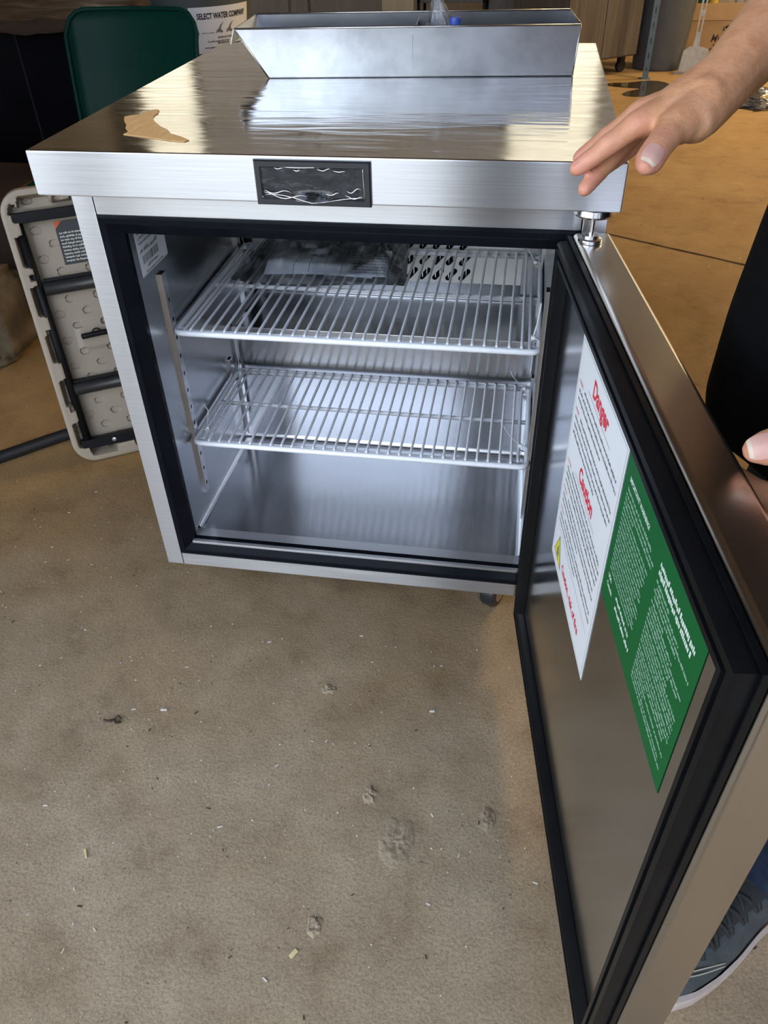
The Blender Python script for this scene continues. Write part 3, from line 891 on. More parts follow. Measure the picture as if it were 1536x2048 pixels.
def fill_green(b, fn):
    r = random.Random(5)
    put_text(b, fn, 'IMPORTANT WARNING!', .432, .676, .0072, 1, 'CENTER', .85, .0002)
    h = .0030
    words(b, fn, .398, .480, .666, h * 1.2, 2, r)
    for k in range(17):
        end = (.492, .488, .43)[k] if k < 3 else r.uniform(.474, .492)
        words(b, fn, .396, end, .660 - k * .0055, h, 2, r)
    put_text(b, fn, 'USA:', .396, .561, .0068, 1, xs=.9, bold=.0002); words(b, fn, .428, .480, .561, .0046, 1, r)
    put_text(b, fn, 'Canada:', .396, .551, .0068, 1, xs=.9, bold=.0002); words(b, fn, .430, .486, .551, .0046, 1, r)
    words(b, fn, .504, .598, .674, .0056, 1, r, gap=.25); words(b, fn, .504, .592, .666, .0056, 1, r, gap=.25)
    z = .658
    for k in range(23):
        words(b, fn, .504 if k not in (1, 3, 5) else .508, r.choice((.596, .59, .57, .598, .54)), z, h, 2, r)
        z -= .0049 if k not in (3, 8, 13) else .0066


sheet('notice_sheet', .383, .607, .528, .699, 'green_vinyl', fill_green, ['green_vinyl', 'white_ink', 'green_ink'], 'green notice with white print')


# ---- wire shelves: each a thing of its own, lifted out of the cabinet
def wire_shelf(z, y0, ym, y1, label):
    t = thing('wire_shelf', (.35, (y0 + y1) / 2, z), label, 'shelf', 'white wire shelves')
    a, c = .0685, .6345; r = .0050
    loop = [(p_[0], p_[1], z) for p_ in rrect(a, c, y0, y1, .012, 5)]
    MB().tube(loop, r, 8, True).build('frame', 'white_coat', t, 180)
    for yy in (y0 + .0065, ym, y1 - .006):
        MB().tube([(a, yy, z - .0005), (c, yy, z - .0005)], .0038 if yy == ym else .0046, 8).build('crossbar', 'white_coat', t, 180)
    wz = z + .0042; n = 29; w0 = None
    m_ = MB().tube([(0, y0 + .001, -.001), (0, y0 + .006, .0006), (0, y0 + .02, .0014), (0, y1 - .01, .0014), (0, y1 + .002, -.001)], .0023, 7)
    me = m_.mesh('wire')
    for k in range(n):
        x = a + .026 + (c - a - .052) * k / (n - 1)
        if k == 0:
            w0 = finish(me, 'wire', 'white_coat', t, 180); w0.location = (x, 0, wz); w0.matrix_parent_inverse = Matrix.Translation(t.location).inverted()
        else:
            copy_part(w0, t, (x, 0, wz))
    # side wire that steps in around the pilaster at each end
    for s, X in ((1, a), (-1, c)):
        pth = smooth_path([(X, y0 + .010, z), (X + s * .012, y0 + .014, z + .001), (X + s * .0145, y0 + .026, z + .002), (X + s * .0145, y1 - .03, z + .002), (X + s * .010, y1 - .014, z + .001), (X, y1 - .010, z)], 6)
        MB().tube(pth, .0030, 7).build('side_wire', 'white_coat', t, 180)
    # steel clips under the corners
    for s, X in ((1, X0), (-1, X1)):
        for yy in (y0 + .02, y1 - .025):
            xa, xb = (X + s * .004, X + s * .016)
            MB().box(min(xa, xb), max(xa, xb), yy - .005, yy + .005, z - .012, z - .0052, .001).build('clip', 'chrome', t)
    return t


wire_shelf(.535, .152, .340, .530, 'upper white wire shelf, with the clear document bag lying on it')
wire_shelf(.335, .140, .275, .396, 'lower white wire shelf, empty, with zip ties at its corners')


def zip_tie(label, loop_c, tail, rad=.006):
    t = thing('zip_tie', loop_c, label, 'zip tie', 'white zip ties on the shelves')
    c = Vector(loop_c)
    ring = [c + Vector((rad * math.cos(2 * PI * k / 16), 0, rad * .9 * math.sin(2 * PI * k / 16))) for k in range(16)]
    MB().tube(ring, .0016, 6, True, flat=.5).build('loop', 'nylon', t, 180)
    h = Vector(tail[0]); MB().box(h.x - .003, h.x + .003, h.y - .0026, h.y + .0026, h.z - .0022, h.z + .003, .0008).build('head', 'nylon', t)
    MB().tube(smooth_path(tail, 5), .0013, 6, flat=.45).build('tail', 'nylon', t, 180)


zip_tie('white zip tie at left front corner of lower shelf, tail bent upright', (.076, .172, .337), [(.082, .176, .343), (.084, .178, .362), (.086, .181, .374), (.080, .184, .384)])
zip_tie('white zip tie at left back corner of lower shelf', (.076, .376, .337), [(.080, .372, .343), (.080, .372, .37), (.078, .371, .392)])
zip_tie('white zip tie at right back corner of lower shelf, tail leaning inward', (.628, .380, .337), [(.624, .378, .343), (.612, .372, .358), (.600, .366, .376), (.597, .365, .384)])
zip_tie('white zip tie at right front corner of lower shelf, tail leaning inward', (.628, .190, .337), [(.622, .190, .343), (.604, .192, .360), (.592, .194, .377)])
zip_tie('white zip tie at right front corner of upper shelf, tail leaning back', (.628, .182, .537), [(.624, .184, .543), (.629, .200, .560), (.632, .214, .585)])
zip_tie('white zip tie at right back corner of upper shelf, tail leaning left', (.628, .480, .537), [(.624, .478, .543), (.616, .474, .556), (.608, .47, .572)])
zip_tie('white zip tie at left back corner of upper shelf behind the document bag', (.076, .497, .537), [(.080, .494, .543), (.076, .494, .57), (.072, .495, .60)])

# ---- clear bag of papers on the upper shelf
bag = thing('document_bag', (.27, .42, .54), 'clear printed plastic bag of papers lying on the upper wire shelf', 'bag')


def bag_top(u, v, d=0):
    x = .105 + u * (.292 - .012 * v) + .02 * (1 - v) * (u - .5); y = .352 + v * .205 + .014 * u * (v - .5) - .012 * math.sin(u * 5)
    e = min(1, 7 * min(u, 1 - u)) * min(1, 7 * min(v, 1 - v))
    h = .0135 + .010 * mnoise.noise(Vector((u * 5, v * 4, 2))) + .009 * abs(mnoise.noise(Vector((u * 13 + v * 4, v * 11, 5)))) + .02 * max(0, u - .72) * (1 + mnoise.noise(Vector((u * 16, v * 16, 0))))
    return (x, y, .5405 + d + max(0, h) * (.12 + .88 * e) + .058 * v * min(1, 5 * min(u, 1 - u)))


b = MB(); b.grid(90, 60, bag_top)
b.grid(20, 14, lambda u, v: (bag_top(u, v)[0], bag_top(u, v)[1], .5402), flip=True)
r = random.Random(4)
for k in range(10):                                        # lines of print running across the film
    u = .10 + k * .088
    v = .04 + .05 * (k % 3)
    while v < .96:
        L = r.uniform(.006, .014); w = .0042
        if r.random() < .86:
            b.add([bag_top(u, v, .0006), bag_top(u + w, v, .0006), bag_top(u + w + .004, v + L, .0006), bag_top(u + .004, v + L, .0006)], [(0, 1, 2, 3)], 1)
        v += L + .003; u += .0011
b.build('bag_film', ['bagfilm', 'black_ink'], bag, 180, recalc=False)
b = MB(); b.grid(16, 16, lambda u, v: (.150 + .195 * u, .378 + .170 * v, .5425 + .060 * v + .004 * math.sin(u * 3)))
b.grid(16, 16, lambda u, v: (.150 + .195 * u, .378 + .170 * v, .5410 + .060 * v + .004 * math.sin(u * 3)), flip=True)
b.build('paper', 'sheetpaper', bag, 30)
Tf = Matrix.Translation((0, .375, .546)) @ Matrix.Rotation(math.radians(19), 4, 'X')
b = MB(); b.box(.300, .372, .0, .065, .0, .003, .001, T=Tf)
fnp = lambda a, c: tuple(Tf @ Vector((a, c - .375, .0034)))
r = random.Random(9)
for k in range(8): words(b, fnp, .304, .366, .380 + k * .0072, .0034, 1, r)
b.build('leaflet', ['paper', 'grey_ink'], bag, 30, recalc=False)

# ---- sheet-metal trough lying on the lid (4.4 degrees askew)
tr = thing('metal_trough', (.42, .52, LT), 'long open sheet-metal trough with one slanted end lying on the lid', 'trough')
Tt = Matrix.Translation((.183, .4215, LT + .0006)) @ Matrix.Rotation(math.radians(4.3), 4, 'Z')
tw = lambda x, y, z: tuple(Tt @ Vector((x, y, z)))
Lb, Hh, Dd, SL = .4685, .0665, .162, .046; th = .0012
b = MB()


def side_poly(y):
    return [(0, y, 0), (Lb, y, 0), (Lb + .004, y, Hh), (-SL, y, Hh)]


for y in (0, Dd):
    MB().prism([(0, 0), (Lb, 0), (Lb + .004, Hh), (-SL, Hh)], lambda a, c, h, y=y: tw(a, y + h, c), 0, th).build('side_wall', 'tray', tr, 0)
b = MB(); b.prism([(0, 0), (Lb, 0), (Lb, Dd), (0, Dd)], lambda a, c, h: tw(a, c, h), 0, th); b.build('base', 'tray', tr, 0)
b = MB(); b.prism([(0, 0), (Dd, 0), (Dd, Hh), (0, Hh)], lambda a, c, h: tw(Lb + .004 * c / Hh + h, a, c), -th, 0); b.build('end_wall', 'tray', tr, 0)
b = MB(); b.prism([(0, 0), (Dd, 0), (Dd, Hh), (0, Hh)], lambda a, c, h: tw(-SL * c / Hh - h, a, c), 0, th)
b.prism([(0, 0), (Dd, 0), (Dd, .020), (0, .020)], lambda a, c, h: tw(-SL - .0005 - h - .35 * c, a, Hh - c), 0, th)
b.build('slanted_end', 'tray', tr, 0, 'slanted end plate with a turned-down lip')
b = MB()
for pth in ([(-SL, 0, Hh), (Lb + .004, 0, Hh)], [(-SL, Dd, Hh), (Lb + .004, Dd, Hh)], [(Lb + .004, 0, Hh), (Lb + .004, Dd, Hh)]):
    b.tube([tw(*q) for q in pth], .0014, 6)
b.build('rim', 'trayedge', tr, 180)
b = MB()
for pth in ([(0, 0, 0), (-SL, 0, Hh)], [(Lb, 0, 0), (Lb + .004, 0, Hh)], [(Lb, Dd, 0), (Lb + .004, Dd, Hh)]):
    b.tube([tw(*q) for q in pth], .0011, 6)
b.build('weld_seam', 'trayedge', tr, 180)
b = MB(); b.prism([(0, 0), (Dd, 0), (Dd, .055), (0, .055)], lambda a, c, h: tw(.225 + h, a, c), 0, th); b.build('divider', 'tray', tr, 0)

# clear bag with a small bottle standing in the trough
cb = thing('poly_bag', (.452, .51, LT + .002), 'crumpled clear poly bag standing in the metal trough', 'bag')


def cone_bag(u, v):
    a = 2 * PI * u; k = v ** .8
    w = (1 - k) * 1.0 + .10
    rx, ry = .043 * w + .002, .030 * w + .002
    n_ = 1 + .28 * mnoise.noise(Vector((math.cos(a) * 2, math.sin(a) * 2, v * 5))) + .10 * mnoise.noise(Vector((math.cos(a) * 7, math.sin(a) * 7, v * 11)))
    return (.450 - .014 * k + rx * n_ * math.cos(a), .512 + ry * n_ * math.sin(a), LT + .003 + v * .098)


MB().grid(64, 40, cone_bag).build('bag_film', 'bagfilm', cb, 180)
bt = thing('small_bottle', (.466, .498, LT + .004), 'small clear bottle with a blue cap inside the poly bag', 'bottle')
MB().lathe([(0, .0), (.0125, .0), (.0135, .004), (.0135, .044), (.008, .052), (.008, .056), (0, .056)], 20, (.466, .498, LT + .004)).build('bottle_body', 'bottleclear', bt, 40)
MB().lathe([(0, .054), (.0092, .054), (.0092, .066), (.008, .068), (0, .068)], 20, (.466, .498, LT + .004)).build('cap', 'bottleblue', bt, 40)

# warm reflection in the lid, painted as a flat jagged patch
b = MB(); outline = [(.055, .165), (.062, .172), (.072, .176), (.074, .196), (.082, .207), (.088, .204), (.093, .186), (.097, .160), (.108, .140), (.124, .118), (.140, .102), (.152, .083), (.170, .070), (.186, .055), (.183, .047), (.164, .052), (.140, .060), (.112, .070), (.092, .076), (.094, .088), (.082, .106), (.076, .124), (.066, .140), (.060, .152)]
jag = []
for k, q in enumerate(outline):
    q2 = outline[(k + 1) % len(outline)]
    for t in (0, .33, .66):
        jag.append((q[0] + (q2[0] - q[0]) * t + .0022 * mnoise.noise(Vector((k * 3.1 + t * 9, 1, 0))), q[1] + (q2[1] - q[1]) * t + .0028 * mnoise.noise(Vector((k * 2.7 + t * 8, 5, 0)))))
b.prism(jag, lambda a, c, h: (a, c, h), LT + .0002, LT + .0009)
tag(b.build('lid_reflection_patch', 'amber', None, 0), 'painted orange reflection on the left of the fridge lid', 'film')  # painted reflection, no film lies here

# ================================================================== LEFT: folding table, chair, bin, cabinet
tb = thing('folding_table', (-.405, .475, 0), 'folded off-white plastic table leaning on edge beside the fridge, black frame showing', 'table')
TU = Vector((.853, .522, 0)).normalized(); TV = Vector((-.11484, .18766, .9755)).normalized(); TN = TU.cross(TV)
TO = Vector((-.405, .475, .004)); TS = .61


def tp(a, c, h=0): return TO + TU * a + TV * c + TN * h


def rr_snap(a, c, r=.05):
    cx = min(max(a, r), TS - r); cy = min(max(c, r), TS - r)
    d = math.hypot(a - cx, c - cy)
    if d > r and (a < r or a > TS - r) and (c < r or c > TS - r):
        a, c = cx + (a - cx) * r / d, cy + (c - cy) * r / d; d = r
    e = r - d if d > 1e-9 and (a < r or a > TS - r or c < r or c > TS - r) else min(a, TS - a, c, TS - c)
    return a, c, max(0, e)


def ss(x, lo, hi):
    t = min(1, max(0, (x - lo) / (hi - lo))); return t * t * (3 - 2 * t)


def panel_h(a, c, e):
    pos = c if min(a, TS - a) < min(c, TS - c) else a
    tab = .016 * ss(math.sin(pos * 2 * PI / .105 + .6), .1, .5) * ss(.055, 0, .05)
    h = -.002 * ss(.004, 0, .004) * (1 - ss(e, 0, .005)) - .029 * ss(e - tab, .012, .020) - .004 * ss(e, .040, .046)
    if e > .02:
        i = round((a - .025) / .0305); col = .025 + i * .0305
        row0 = .015 + (.030 if i % 2 else 0); j = round((c - row0) / .060); row = row0 + j * .060
        q = ((a - col) / .0095) ** 2 + ((c - row) / .0068) ** 2
        if not (.088 < a < .52 and .268 < c < .31):
            h -= .011 * (1 - ss(q, .55, 1.2))
        if .075 < a < .53 and .252 < c < .326:          # shallow plateau around the handle
            h += .004 * ss(min(a - .075, c - .252, .326 - c), 0, .012)
    return h


def panel(name, base, flip, fine):
    n = 210 if fine else 60; m_ = MB(); TH = .036

    def f(u, v):
        a, c, e = rr_snap(u * TS, v * TS)
        return tp(a, c, base + (panel_h(a, c, e) if fine else (-.003 * (1 - ss(e, 0, .006)))))

    m_.grid(n, n, f)
    m_.grid(24, 24, lambda u, v: tp(*rr_snap(u * TS, v * TS)[:2], base - TH + .002 * ss(rr_snap(u * TS, v * TS)[2], 0, .01) * 0), flip=True)
    ring = rrect(0, TS, 0, TS, .05, 8); L = len(ring)
    m_.add([tp(a, c, base - .002) for a, c in ring] + [tp(a, c, base - .014) for a, c in rrect(-.0015, TS + .0015, -.0015, TS + .0015, .05, 8)] + [tp(a, c, base - TH) for a, c in ring],
           [(k, (k + 1) % L, L + (k + 1) % L, L + k) for k in range(L)] + [(L + k, L + (k + 1) % L, 2 * L + (k + 1) % L, 2 * L + k) for k in range(L)])
    return m_.build(name, 'tableplastic', tb, 40, recalc=False)


panel('tabletop_half', 0, False, True); panel('tabletop_half', -.044, True, False)


def tbar(name, a0, a1, c0, c1, h0, h1, mat, lab=None):
    m_ = MB(); T = Matrix(((TU.x, TV.x, TN.x, TO.x), (TU.y, TV.y, TN.y, TO.y), (TU.z, TV.z, TN.z, TO.z), (0, 0, 0, 1)))
    m_.box(a0, a1, c0, c1, h0, h1, .002, T=T)
    return m_.build(name, mat, tb, 35, lab)


tbar('frame_rail', .012, .60, .545, .566, -.026, -.002, 'powder'); tbar('frame_rail', .020, .60, .030, .053, -.026, -.002, 'powder')
MB().tube([tp(.036, .05, -.014), tp(.032, .30, -.014), tp(.026, .548, -.014)], .0095, 12).build('folding_leg', 'powder', tb, 180)
MB().tube([tp(.575, .05, -.014), tp(.58, .548, -.014)], .0095, 12).build('folding_leg', 'powder', tb, 180)
for c in (.406, .176):
    MB().tube([tp(.04, c, -.016), tp(.575, c, -.016)], .0145, 14).build('leg_tube', 'tube', tb, 180)
    tbar('leg_saddle', .042, .57, c + .0145, c + .021, -.028, -.010, 'powder')
MB().tube([tp(.088, .290, -.022), tp(.10, .291, -.020), tp(.13, .292, -.020), tp(.26, .292, -.020)], .0065, 8).build('carry_handle', 'powder', tb, 180)
MB().tube(smooth_path([tp(.112, .296, -.02), tp(.118, .303, -.018), tp(.126, .303, -.018), tp(.132, .296, -.02)], 4), .0018, 6).build('handle_loop', 'powder', tb, 180)
Tl = lambda a, c: tp(a, c, -.0312)
b = MB(); b.add([tp(.096, .447, -.0318), tp(.30, .447, -.0318), tp(.30, .538, -.0318), tp(.096, .538, -.0318)], [(0, 1, 2, 3)], 0)
b.add([Tl(.096, .522), Tl(.112, .538), Tl(.096, .538)], [(0, 1, 2)], 2)
r = random.Random(2)
for k in range(9): words(b, Tl, .101, .29, .4535 + k * .0072, .0042, 1, r)
b.build('warning_label', ['blacklabel', 'stoneware', 'labelorange'], tb, 0, 'black printed label with an orange corner', recalc=False)
MB().lathe([(0, -.001), (.006, -.001), (.005, .0015), (0, .002)], 16, T=Matrix.Translation(tp(.095, .0425, -.002)) @ TN.to_track_quat('Z', 'Y').to_matrix().to_4x4()).build('rivet', 'chrome', tb, 40)

# green plastic chair behind the table
ch = thing('plastic_chair', (-.585, 1.38, 0), 'dark green moulded plastic chair behind the fridge', 'chair')
cx, cw = -.585, .205


def back_pt(u, v, off=0):
    a = (u - .5) * 2; z = .40 + v * .395
    w = cw * (1 - .10 * (1 - v) ** 1.5 + .0 * v)
    # rounded upper corners
    rc = .06; xx = a * w; top = .795
    if z > top - rc and abs(xx) > w - rc:
        d = math.sqrt(max(0, rc * rc - (abs(xx) - (w - rc)) ** 2)); z = min(z, top - rc + d)
    edge = max(0, abs(a) - .90) / .10
    y = 1.575 + .09 * v - .035 * a * a - .016 * edge ** 1.5 + off
    tz = max(0, v - .93) / .07
    return (cx + xx, y - .010 * tz ** 1.5, z)


m_ = MB(); m_.grid(60, 36, back_pt); m_.grid(60, 36, lambda u, v: back_pt(u, v, .008), flip=True)
edge = [(0, k / 36) for k in range(37)] + [(k / 60, 1) for k in range(61)] + [(1, 1 - k / 36) for k in range(37)]
m_.tube([Vector(back_pt(*q)) + Vector((0, .003, 0)) for q in edge[::3]], .0065, 8)
m_.build('backrest', 'greenplastic', ch, 50, recalc=False)


def seat_pt(u, v, off=0):
    a = (u - .5) * 2
    return (cx + a * (.205 + .02 * (1 - v)), 1.17 + v * .42, .425 - .02 * math.cos(a * 1.3) + .03 * ss(abs(a), .7, 1) * 0 - .018 * ss(1 - v, .85, 1) + off)


m_ = MB(); m_.grid(30, 24, seat_pt); m_.grid(30, 24, lambda u, v: seat_pt(u, v, -.008), flip=True)
m_.build('seat', 'greenplastic', ch, 50, recalc=False)
for sx, yy, dx, dy in ((-1, 1.21, -.03, -.03), (1, 1.21, .03, -.03), (-1, 1.55, -.03, .05), (1, 1.55, .03, .05)):
    MB().tube([(cx + sx * .17, yy, .42), (cx + sx * .17 + dx, yy + dy, .006)], [.014, .011], 10).build('leg', 'chrome', ch, 180)

# tapered grey bin with the water company label
bn = thing('labelled_bin', (-.765, 2.62, 0), 'tapered grey tub with a white water company label, behind the green chair', 'bin')
BC = Vector((-.765, 2.62, 0))


def bin_r(z): return .135 + .105 * (z / .80) ** 1.0 + .0 * z


prof = [(0, 0), (.13, 0), (bin_r(.02), .02)] + [(bin_r(z), z) for z in (.2, .4, .6, .78)] + [(bin_r(.8) + .012, .79), (bin_r(.8) + .012, .82), (bin_r(.8) - .004, .82), (bin_r(.6) - .006, .6), (bin_r(.1) - .006, .1), (0, .03)]
MB().lathe(prof, 48, BC).build('tub', 'binplastic', bn, 40)


def on_bin(s, z, lift=.0012):
    """s: arc length along the tub from the label centre"""
    a = math.radians(-40) + s / .218
    r_ = bin_r(z) + lift
    return (BC.x + r_ * math.cos(a), BC.y + r_ * math.sin(a), z)


b = MB(); b.grid(20, 8, lambda u, v: on_bin(-.133 + .266 * u, .555 + .155 * v), 0)
fn = lambda a, c: on_bin(a, .555 + c, .0022)
put_text(b, fn, 'SELECT WATER COMPANY', 0, .116, .0265, 1, 'CENTER', .66, .0009)
put_text(b, fn, 'BEVERAGE CONNECTIONS', .015, .048, .0105, 1, 'CENTER', .75, .0002)
r = random.Random(8)
words(b, fn, -.075, .02, .038, .005, 1, r); words(b, fn, -.095, -.045, .068, .004, 2, r); words(b, fn, -.035, .015, .031, .006, 1, r)
words(b, fn, .0, .08, .024, .006, 1, r); words(b, fn, -.09, .085, .017, .005, 1, r); words(b, fn, -.07, .085, .009, .005, 3, r)
for ox in (-.022, .022):                                     # two small leaping-sprite marks
    b.add([fn(ox - .018, .066), fn(ox - .006, .070), fn(ox + .008, .066), fn(ox + .013, .072), fn(ox + .004, .078), fn(ox + .006, .088), fn(ox + .018, .104), fn(ox + .001, .092), fn(ox - .004, .082), fn(ox - .012, .078)], [tuple(range(10))], 2)
b.build('tub_label', ['paper', 'black_ink', 'grey_ink', 'red_ink'], bn, 0, 'white label reading SELECT WATER COMPANY', recalc=False)

# black cabinet with a brown cover thrown over it, far left
bc = thing('covered_cabinet', (-1.35, 1.95, 0), 'glossy black cabinet under a dark brown cover, far left behind the table', 'cabinet')
MB().box(-1.95, -.83, 1.73, 2.25, .10, .745, .012).build('cabinet_body', 'blackgloss', bc)
MB().box(-1.93, -.85, 1.75, 2.23, 0, .10).build('plinth', 'darkhole', bc)
MB().box(-1.03, -1.026, 1.724, 1.731, .12, .74).build('door_seam', 'darkhole', bc)


def drape(u, v):
    x = -1.99 + u * 1.20; y = 1.69 + v * .58
    e = min(x + 1.97, -.81 - x, y - 1.715, 2.26 - y)
    z = .760 + .012 * mnoise.noise(Vector((x * 6, y * 6, 0))) + .006 * mnoise.noise(Vector((x * 19, y * 15, 3)))
    z -= .055 * ss(-e, -.01, .06) * (1 + .6 * mnoise.noise(Vector((x * 7, y * 9, 8))))
    return (x, y, z)


m_ = MB(); m_.grid(70, 56, drape); m_.grid(70, 56, lambda u, v: tuple(Vector(drape(u, v)) - Vector((0, 0, .006))), flip=True)
m_.build('cover', 'leather', bc, 180, 'dark brown cover', recalc=False)
fb = thing('low_brown_box', (-1.2, 1.33, 0), 'dark brown carton on the floor behind the folding table', 'box')
m_ = MB().box(-1.55, -.86, 1.16, 1.50, 0, .40, .006); m_.build('carton', 'leather', fb)
MB().box(-1.56, -.85, 1.04, 1.165, .395, .40, .001, T=Matrix.Translation((0, 1.16, .40)) @ Matrix.Rotation(-.35, 4, 'X') @ Matrix.Translation((0, -1.16, -.40))).build('flap', 'leather', fb)

# concrete block and hose on the floor at the left
bm = bmesh.new(); bmesh.ops.create_cube(bm, size=1); bmesh.ops.bevel(bm, geom=bm.edges[:], offset=.12, segments=3, affect='EDGES'); bmesh.ops.subdivide_edges(bm, edges=bm.edges[:], cuts=5, use_grid_fill=True)
for q in bm.verts:
    q.co = Vector((q.co.x * .26, q.co.y * .20, q.co.z * .25)); q.co += q.co.normalized() * .016 * mnoise.noise(q.co * 14) + q.co.normalized() * .006 * mnoise.noise(q.co * 50)
    q.co += Vector((-.93, 1.02 - .045, .128)); q.co.z = max(.001, q.co.z)
me = bpy.data.meshes.new('concrete_block'); bm.to_mesh(me); bm.free()
tag(finish(me, 'concrete_block', 'stone', None, 180), 'rough brown concrete block on the floor left of the folding table', 'block')
b = MB(); b.tube(smooth_path([(-1.6, -.15, .016), (-1.1, .12, .016), (-.72, .36, .016), (-.50, .565, .016), (-.36, .70, .016), (-.25, .86, .016), (-.18, 1.15, .016)], 8), .0145, 10)
tag(b.build('rubber_hose', 'rubber', None, 180), 'black rubber hose lying on the floor under the folding table', 'hose')

# ================================================================== BACKGROUND along the rear wall
# two thin conduits and a pale board
for x in (-1.30, -1.145):
    o = MB().tube([(x, 6.05, 0), (x, 6.05, 2.6)], .011, 8).build('conduit', 'galv', None, 180)
    tag(o, 'thin pale conduit left of its pair on the brown back wall' if x < -1.2 else 'thin pale conduit right of its pair on the brown back wall', 'pipe', 'conduits on the back wall')
tag(MB().box(-.52, -.29, 5.72, 5.75, 0, 2.2, .003).build('pine_board', 'pinewood', None), 'pale pine board standing upright behind the metal trough', 'board')

shf = thing('storage_shelf', (0, 6.1, 0), 'dark open storage shelf beside the pale pine board', 'shelf')
for z in (.10, .36, .75, 1.15): MB().box(-.28, .22, 5.85, 6.25, z - .02, z, .002).build('board', 'darkhole' if z > .5 else 'laminate', shf)
for sx in (-.28, .20):
    for yy in (5.85, 6.23): MB().box(sx, sx + .02, yy, yy + .02, 0, 1.2).build('upright', 'powder', shf)


def bottle(x, y, z, r_, h, mat, capmat, label):
    t = thing('bottle', (x, y, z), label, 'bottle', 'bottles on the storage shelf')
    MB().lathe([(0, 0), (r_, 0), (r_, h * .65), (r_ * .4, h * .8), (r_ * .4, h * .9), (0, h * .9)], 16, (x, y, z)).build('bottle_body', mat, t, 40)
    MB().lathe([(0, h * .88), (r_ * .45, h * .88), (r_ * .45, h), (0, h)], 12, (x, y, z)).build('cap', capmat, t, 40)


bottle(-.20, 5.93, .36, .05, .30, 'powder', 'powder', 'black bottle on the dark shelf')
bottle(-.115, 5.90, .36, .028, .28, 'teal', 'powder', 'slim teal bottle on the dark shelf')
bottle(-.05, 5.95, .36, .035, .26, 'binplastic', 'powder', 'grey bottle on the dark shelf')
bottle(.035, 5.91, .36, .03, .30, 'redplastic', 'redplastic', 'red bottle on the dark shelf')
pp = thing('potted_plant', (.135, 5.95, .36), 'small dark plant in a cream pot on the dark shelf', 'plant')
MB().lathe([(0, 0), (.035, 0), (.05, .06), (.05, .066), (.043, .066), (.04, .05), (0, .05)], 18, (.135, 5.95, .36)).build('pot', 'stoneware', pp, 40)
r = random.Random(6)
for k in range(14):
    a = r.uniform(0, 2 * PI); L = r.uniform(.05, .09)
    MB().tube(smooth_path([(.135, 5.95, .41), (.135 + .5 * L * math.cos(a), 5.95 + .5 * L * math.sin(a), .41 + L), (.135 + L * math.cos(a), 5.95 + L * math.sin(a), .41 + L * .8)], 4), [.003] + [.008] * 6 + [.003, .001], 5, flat=.3).build('leaf', 'leaf', pp, 180)

# dark cabinets
k1 = thing('laminate_cabinet', (.50, 6.2, 0), 'dark laminate cabinet at the back, left of the red pole', 'cabinet')
MB().box(.235, .735, 5.95, 6.5, .06, 1.5, .003).build('carcass', 'laminate', k1)
MB().box(.24, .50, 5.935, 5.95, .08, 1.45, .003).build('door', 'laminate', k1); MB().box(.504, .73, 5.935, 5.95, .08, 1.45, .003).build('door', 'laminate', k1)
MB().box(.25, .72, 5.99, 6.45, 0, .06).build('plinth', 'darkhole', k1)
tag(MB().tube([(.757, 5.85, .0), (.748, 5.87, 1.5)], .018, 10).build('red_pole', 'redplastic', None, 180), 'red pole standing between the two laminate cabinets', 'pole')
tag(MB().tube([(.718, 5.80, .0), (.712, 5.82, 1.5)], .010, 10).build('blue_pole', 'bluesteel', None, 180), 'thin blue-grey pole left of the red pole', 'pole')
k2 = thing('wheeled_cabinet', (1.05, 5.25, 0), 'grey-brown wood laminate cabinet on casters behind the right of the fridge', 'cabinet')
Tk = Matrix.Translation((.775, 4.90, 0)) @ Matrix.Rotation(math.radians(38), 4, 'Z')
MB().box(0, .62, 0, .55, .10, 1.30, .004, T=Tk).build('carcass', 'laminate', k2)
MB().box(.004, .308, -.016, 0, .11, 1.29, .003, T=Tk).build('door', 'laminate', k2)
MB().box(.312, .616, -.016, 0, .11, 1.29, .003, T=Tk).build('door', 'laminate', k2)
for qx, qy in ((.06, .06), (.56, .06), (.06, .49), (.56, .49)):
    w_ = MB().box(qx - .02, qx + .02, qy - .02, qy + .02, .06, .10, .004, T=Tk)
    w_.lathe([(0, -.014), (.034, -.014), (.036, 0), (.034, .014), (0, .014)], 18, T=Tk @ Matrix.Translation((qx, qy, .036)) @ Matrix.Rotation(PI / 2, 4, 'X'))
    w_.build('caster', 'rubber', k2)

# slotted upright
vs, fs = plate_geo([(-.018, 0), (.018, 0), (.018, 2.0), (-.018, 2.0)], [[(-.0035, z - .016), (.0035, z - .016), (.0035, z + .016), (-.0035, z + .016)] for z in [.05 + .083 * k for k in range(23)]], .003)
sp = thing('slotted_post', (1.325, 5.05, 0), 'blue-grey slotted steel post standing in front of the grey bin', 'post')
b = MB().add([(1.325 + q.x, 5.05 + q.z, q.y + .002) for q in vs], fs)
b.box(1.341, 1.344, 5.05, 5.085, .002, 2.0)
b.build('slotted_face', 'bluesteel', sp, 0)
MB().box(1.290, 1.36, 5.04, 5.10, 0, .003).build('foot_plate', 'bluesteel', sp, 0)

g = thing('slate_bin', (1.44, 5.46, 0), 'tall slate grey round bin behind the slotted post', 'bin')
MB().lathe([(0, 0), (.155, 0), (.165, .02), (.205, .72), (.22, .72), (.22, .76), (.202, .76), (.158, .03), (0, .03)], 40, (1.44, 5.46, 0)).build('tub', 'bingrey', g, 40)

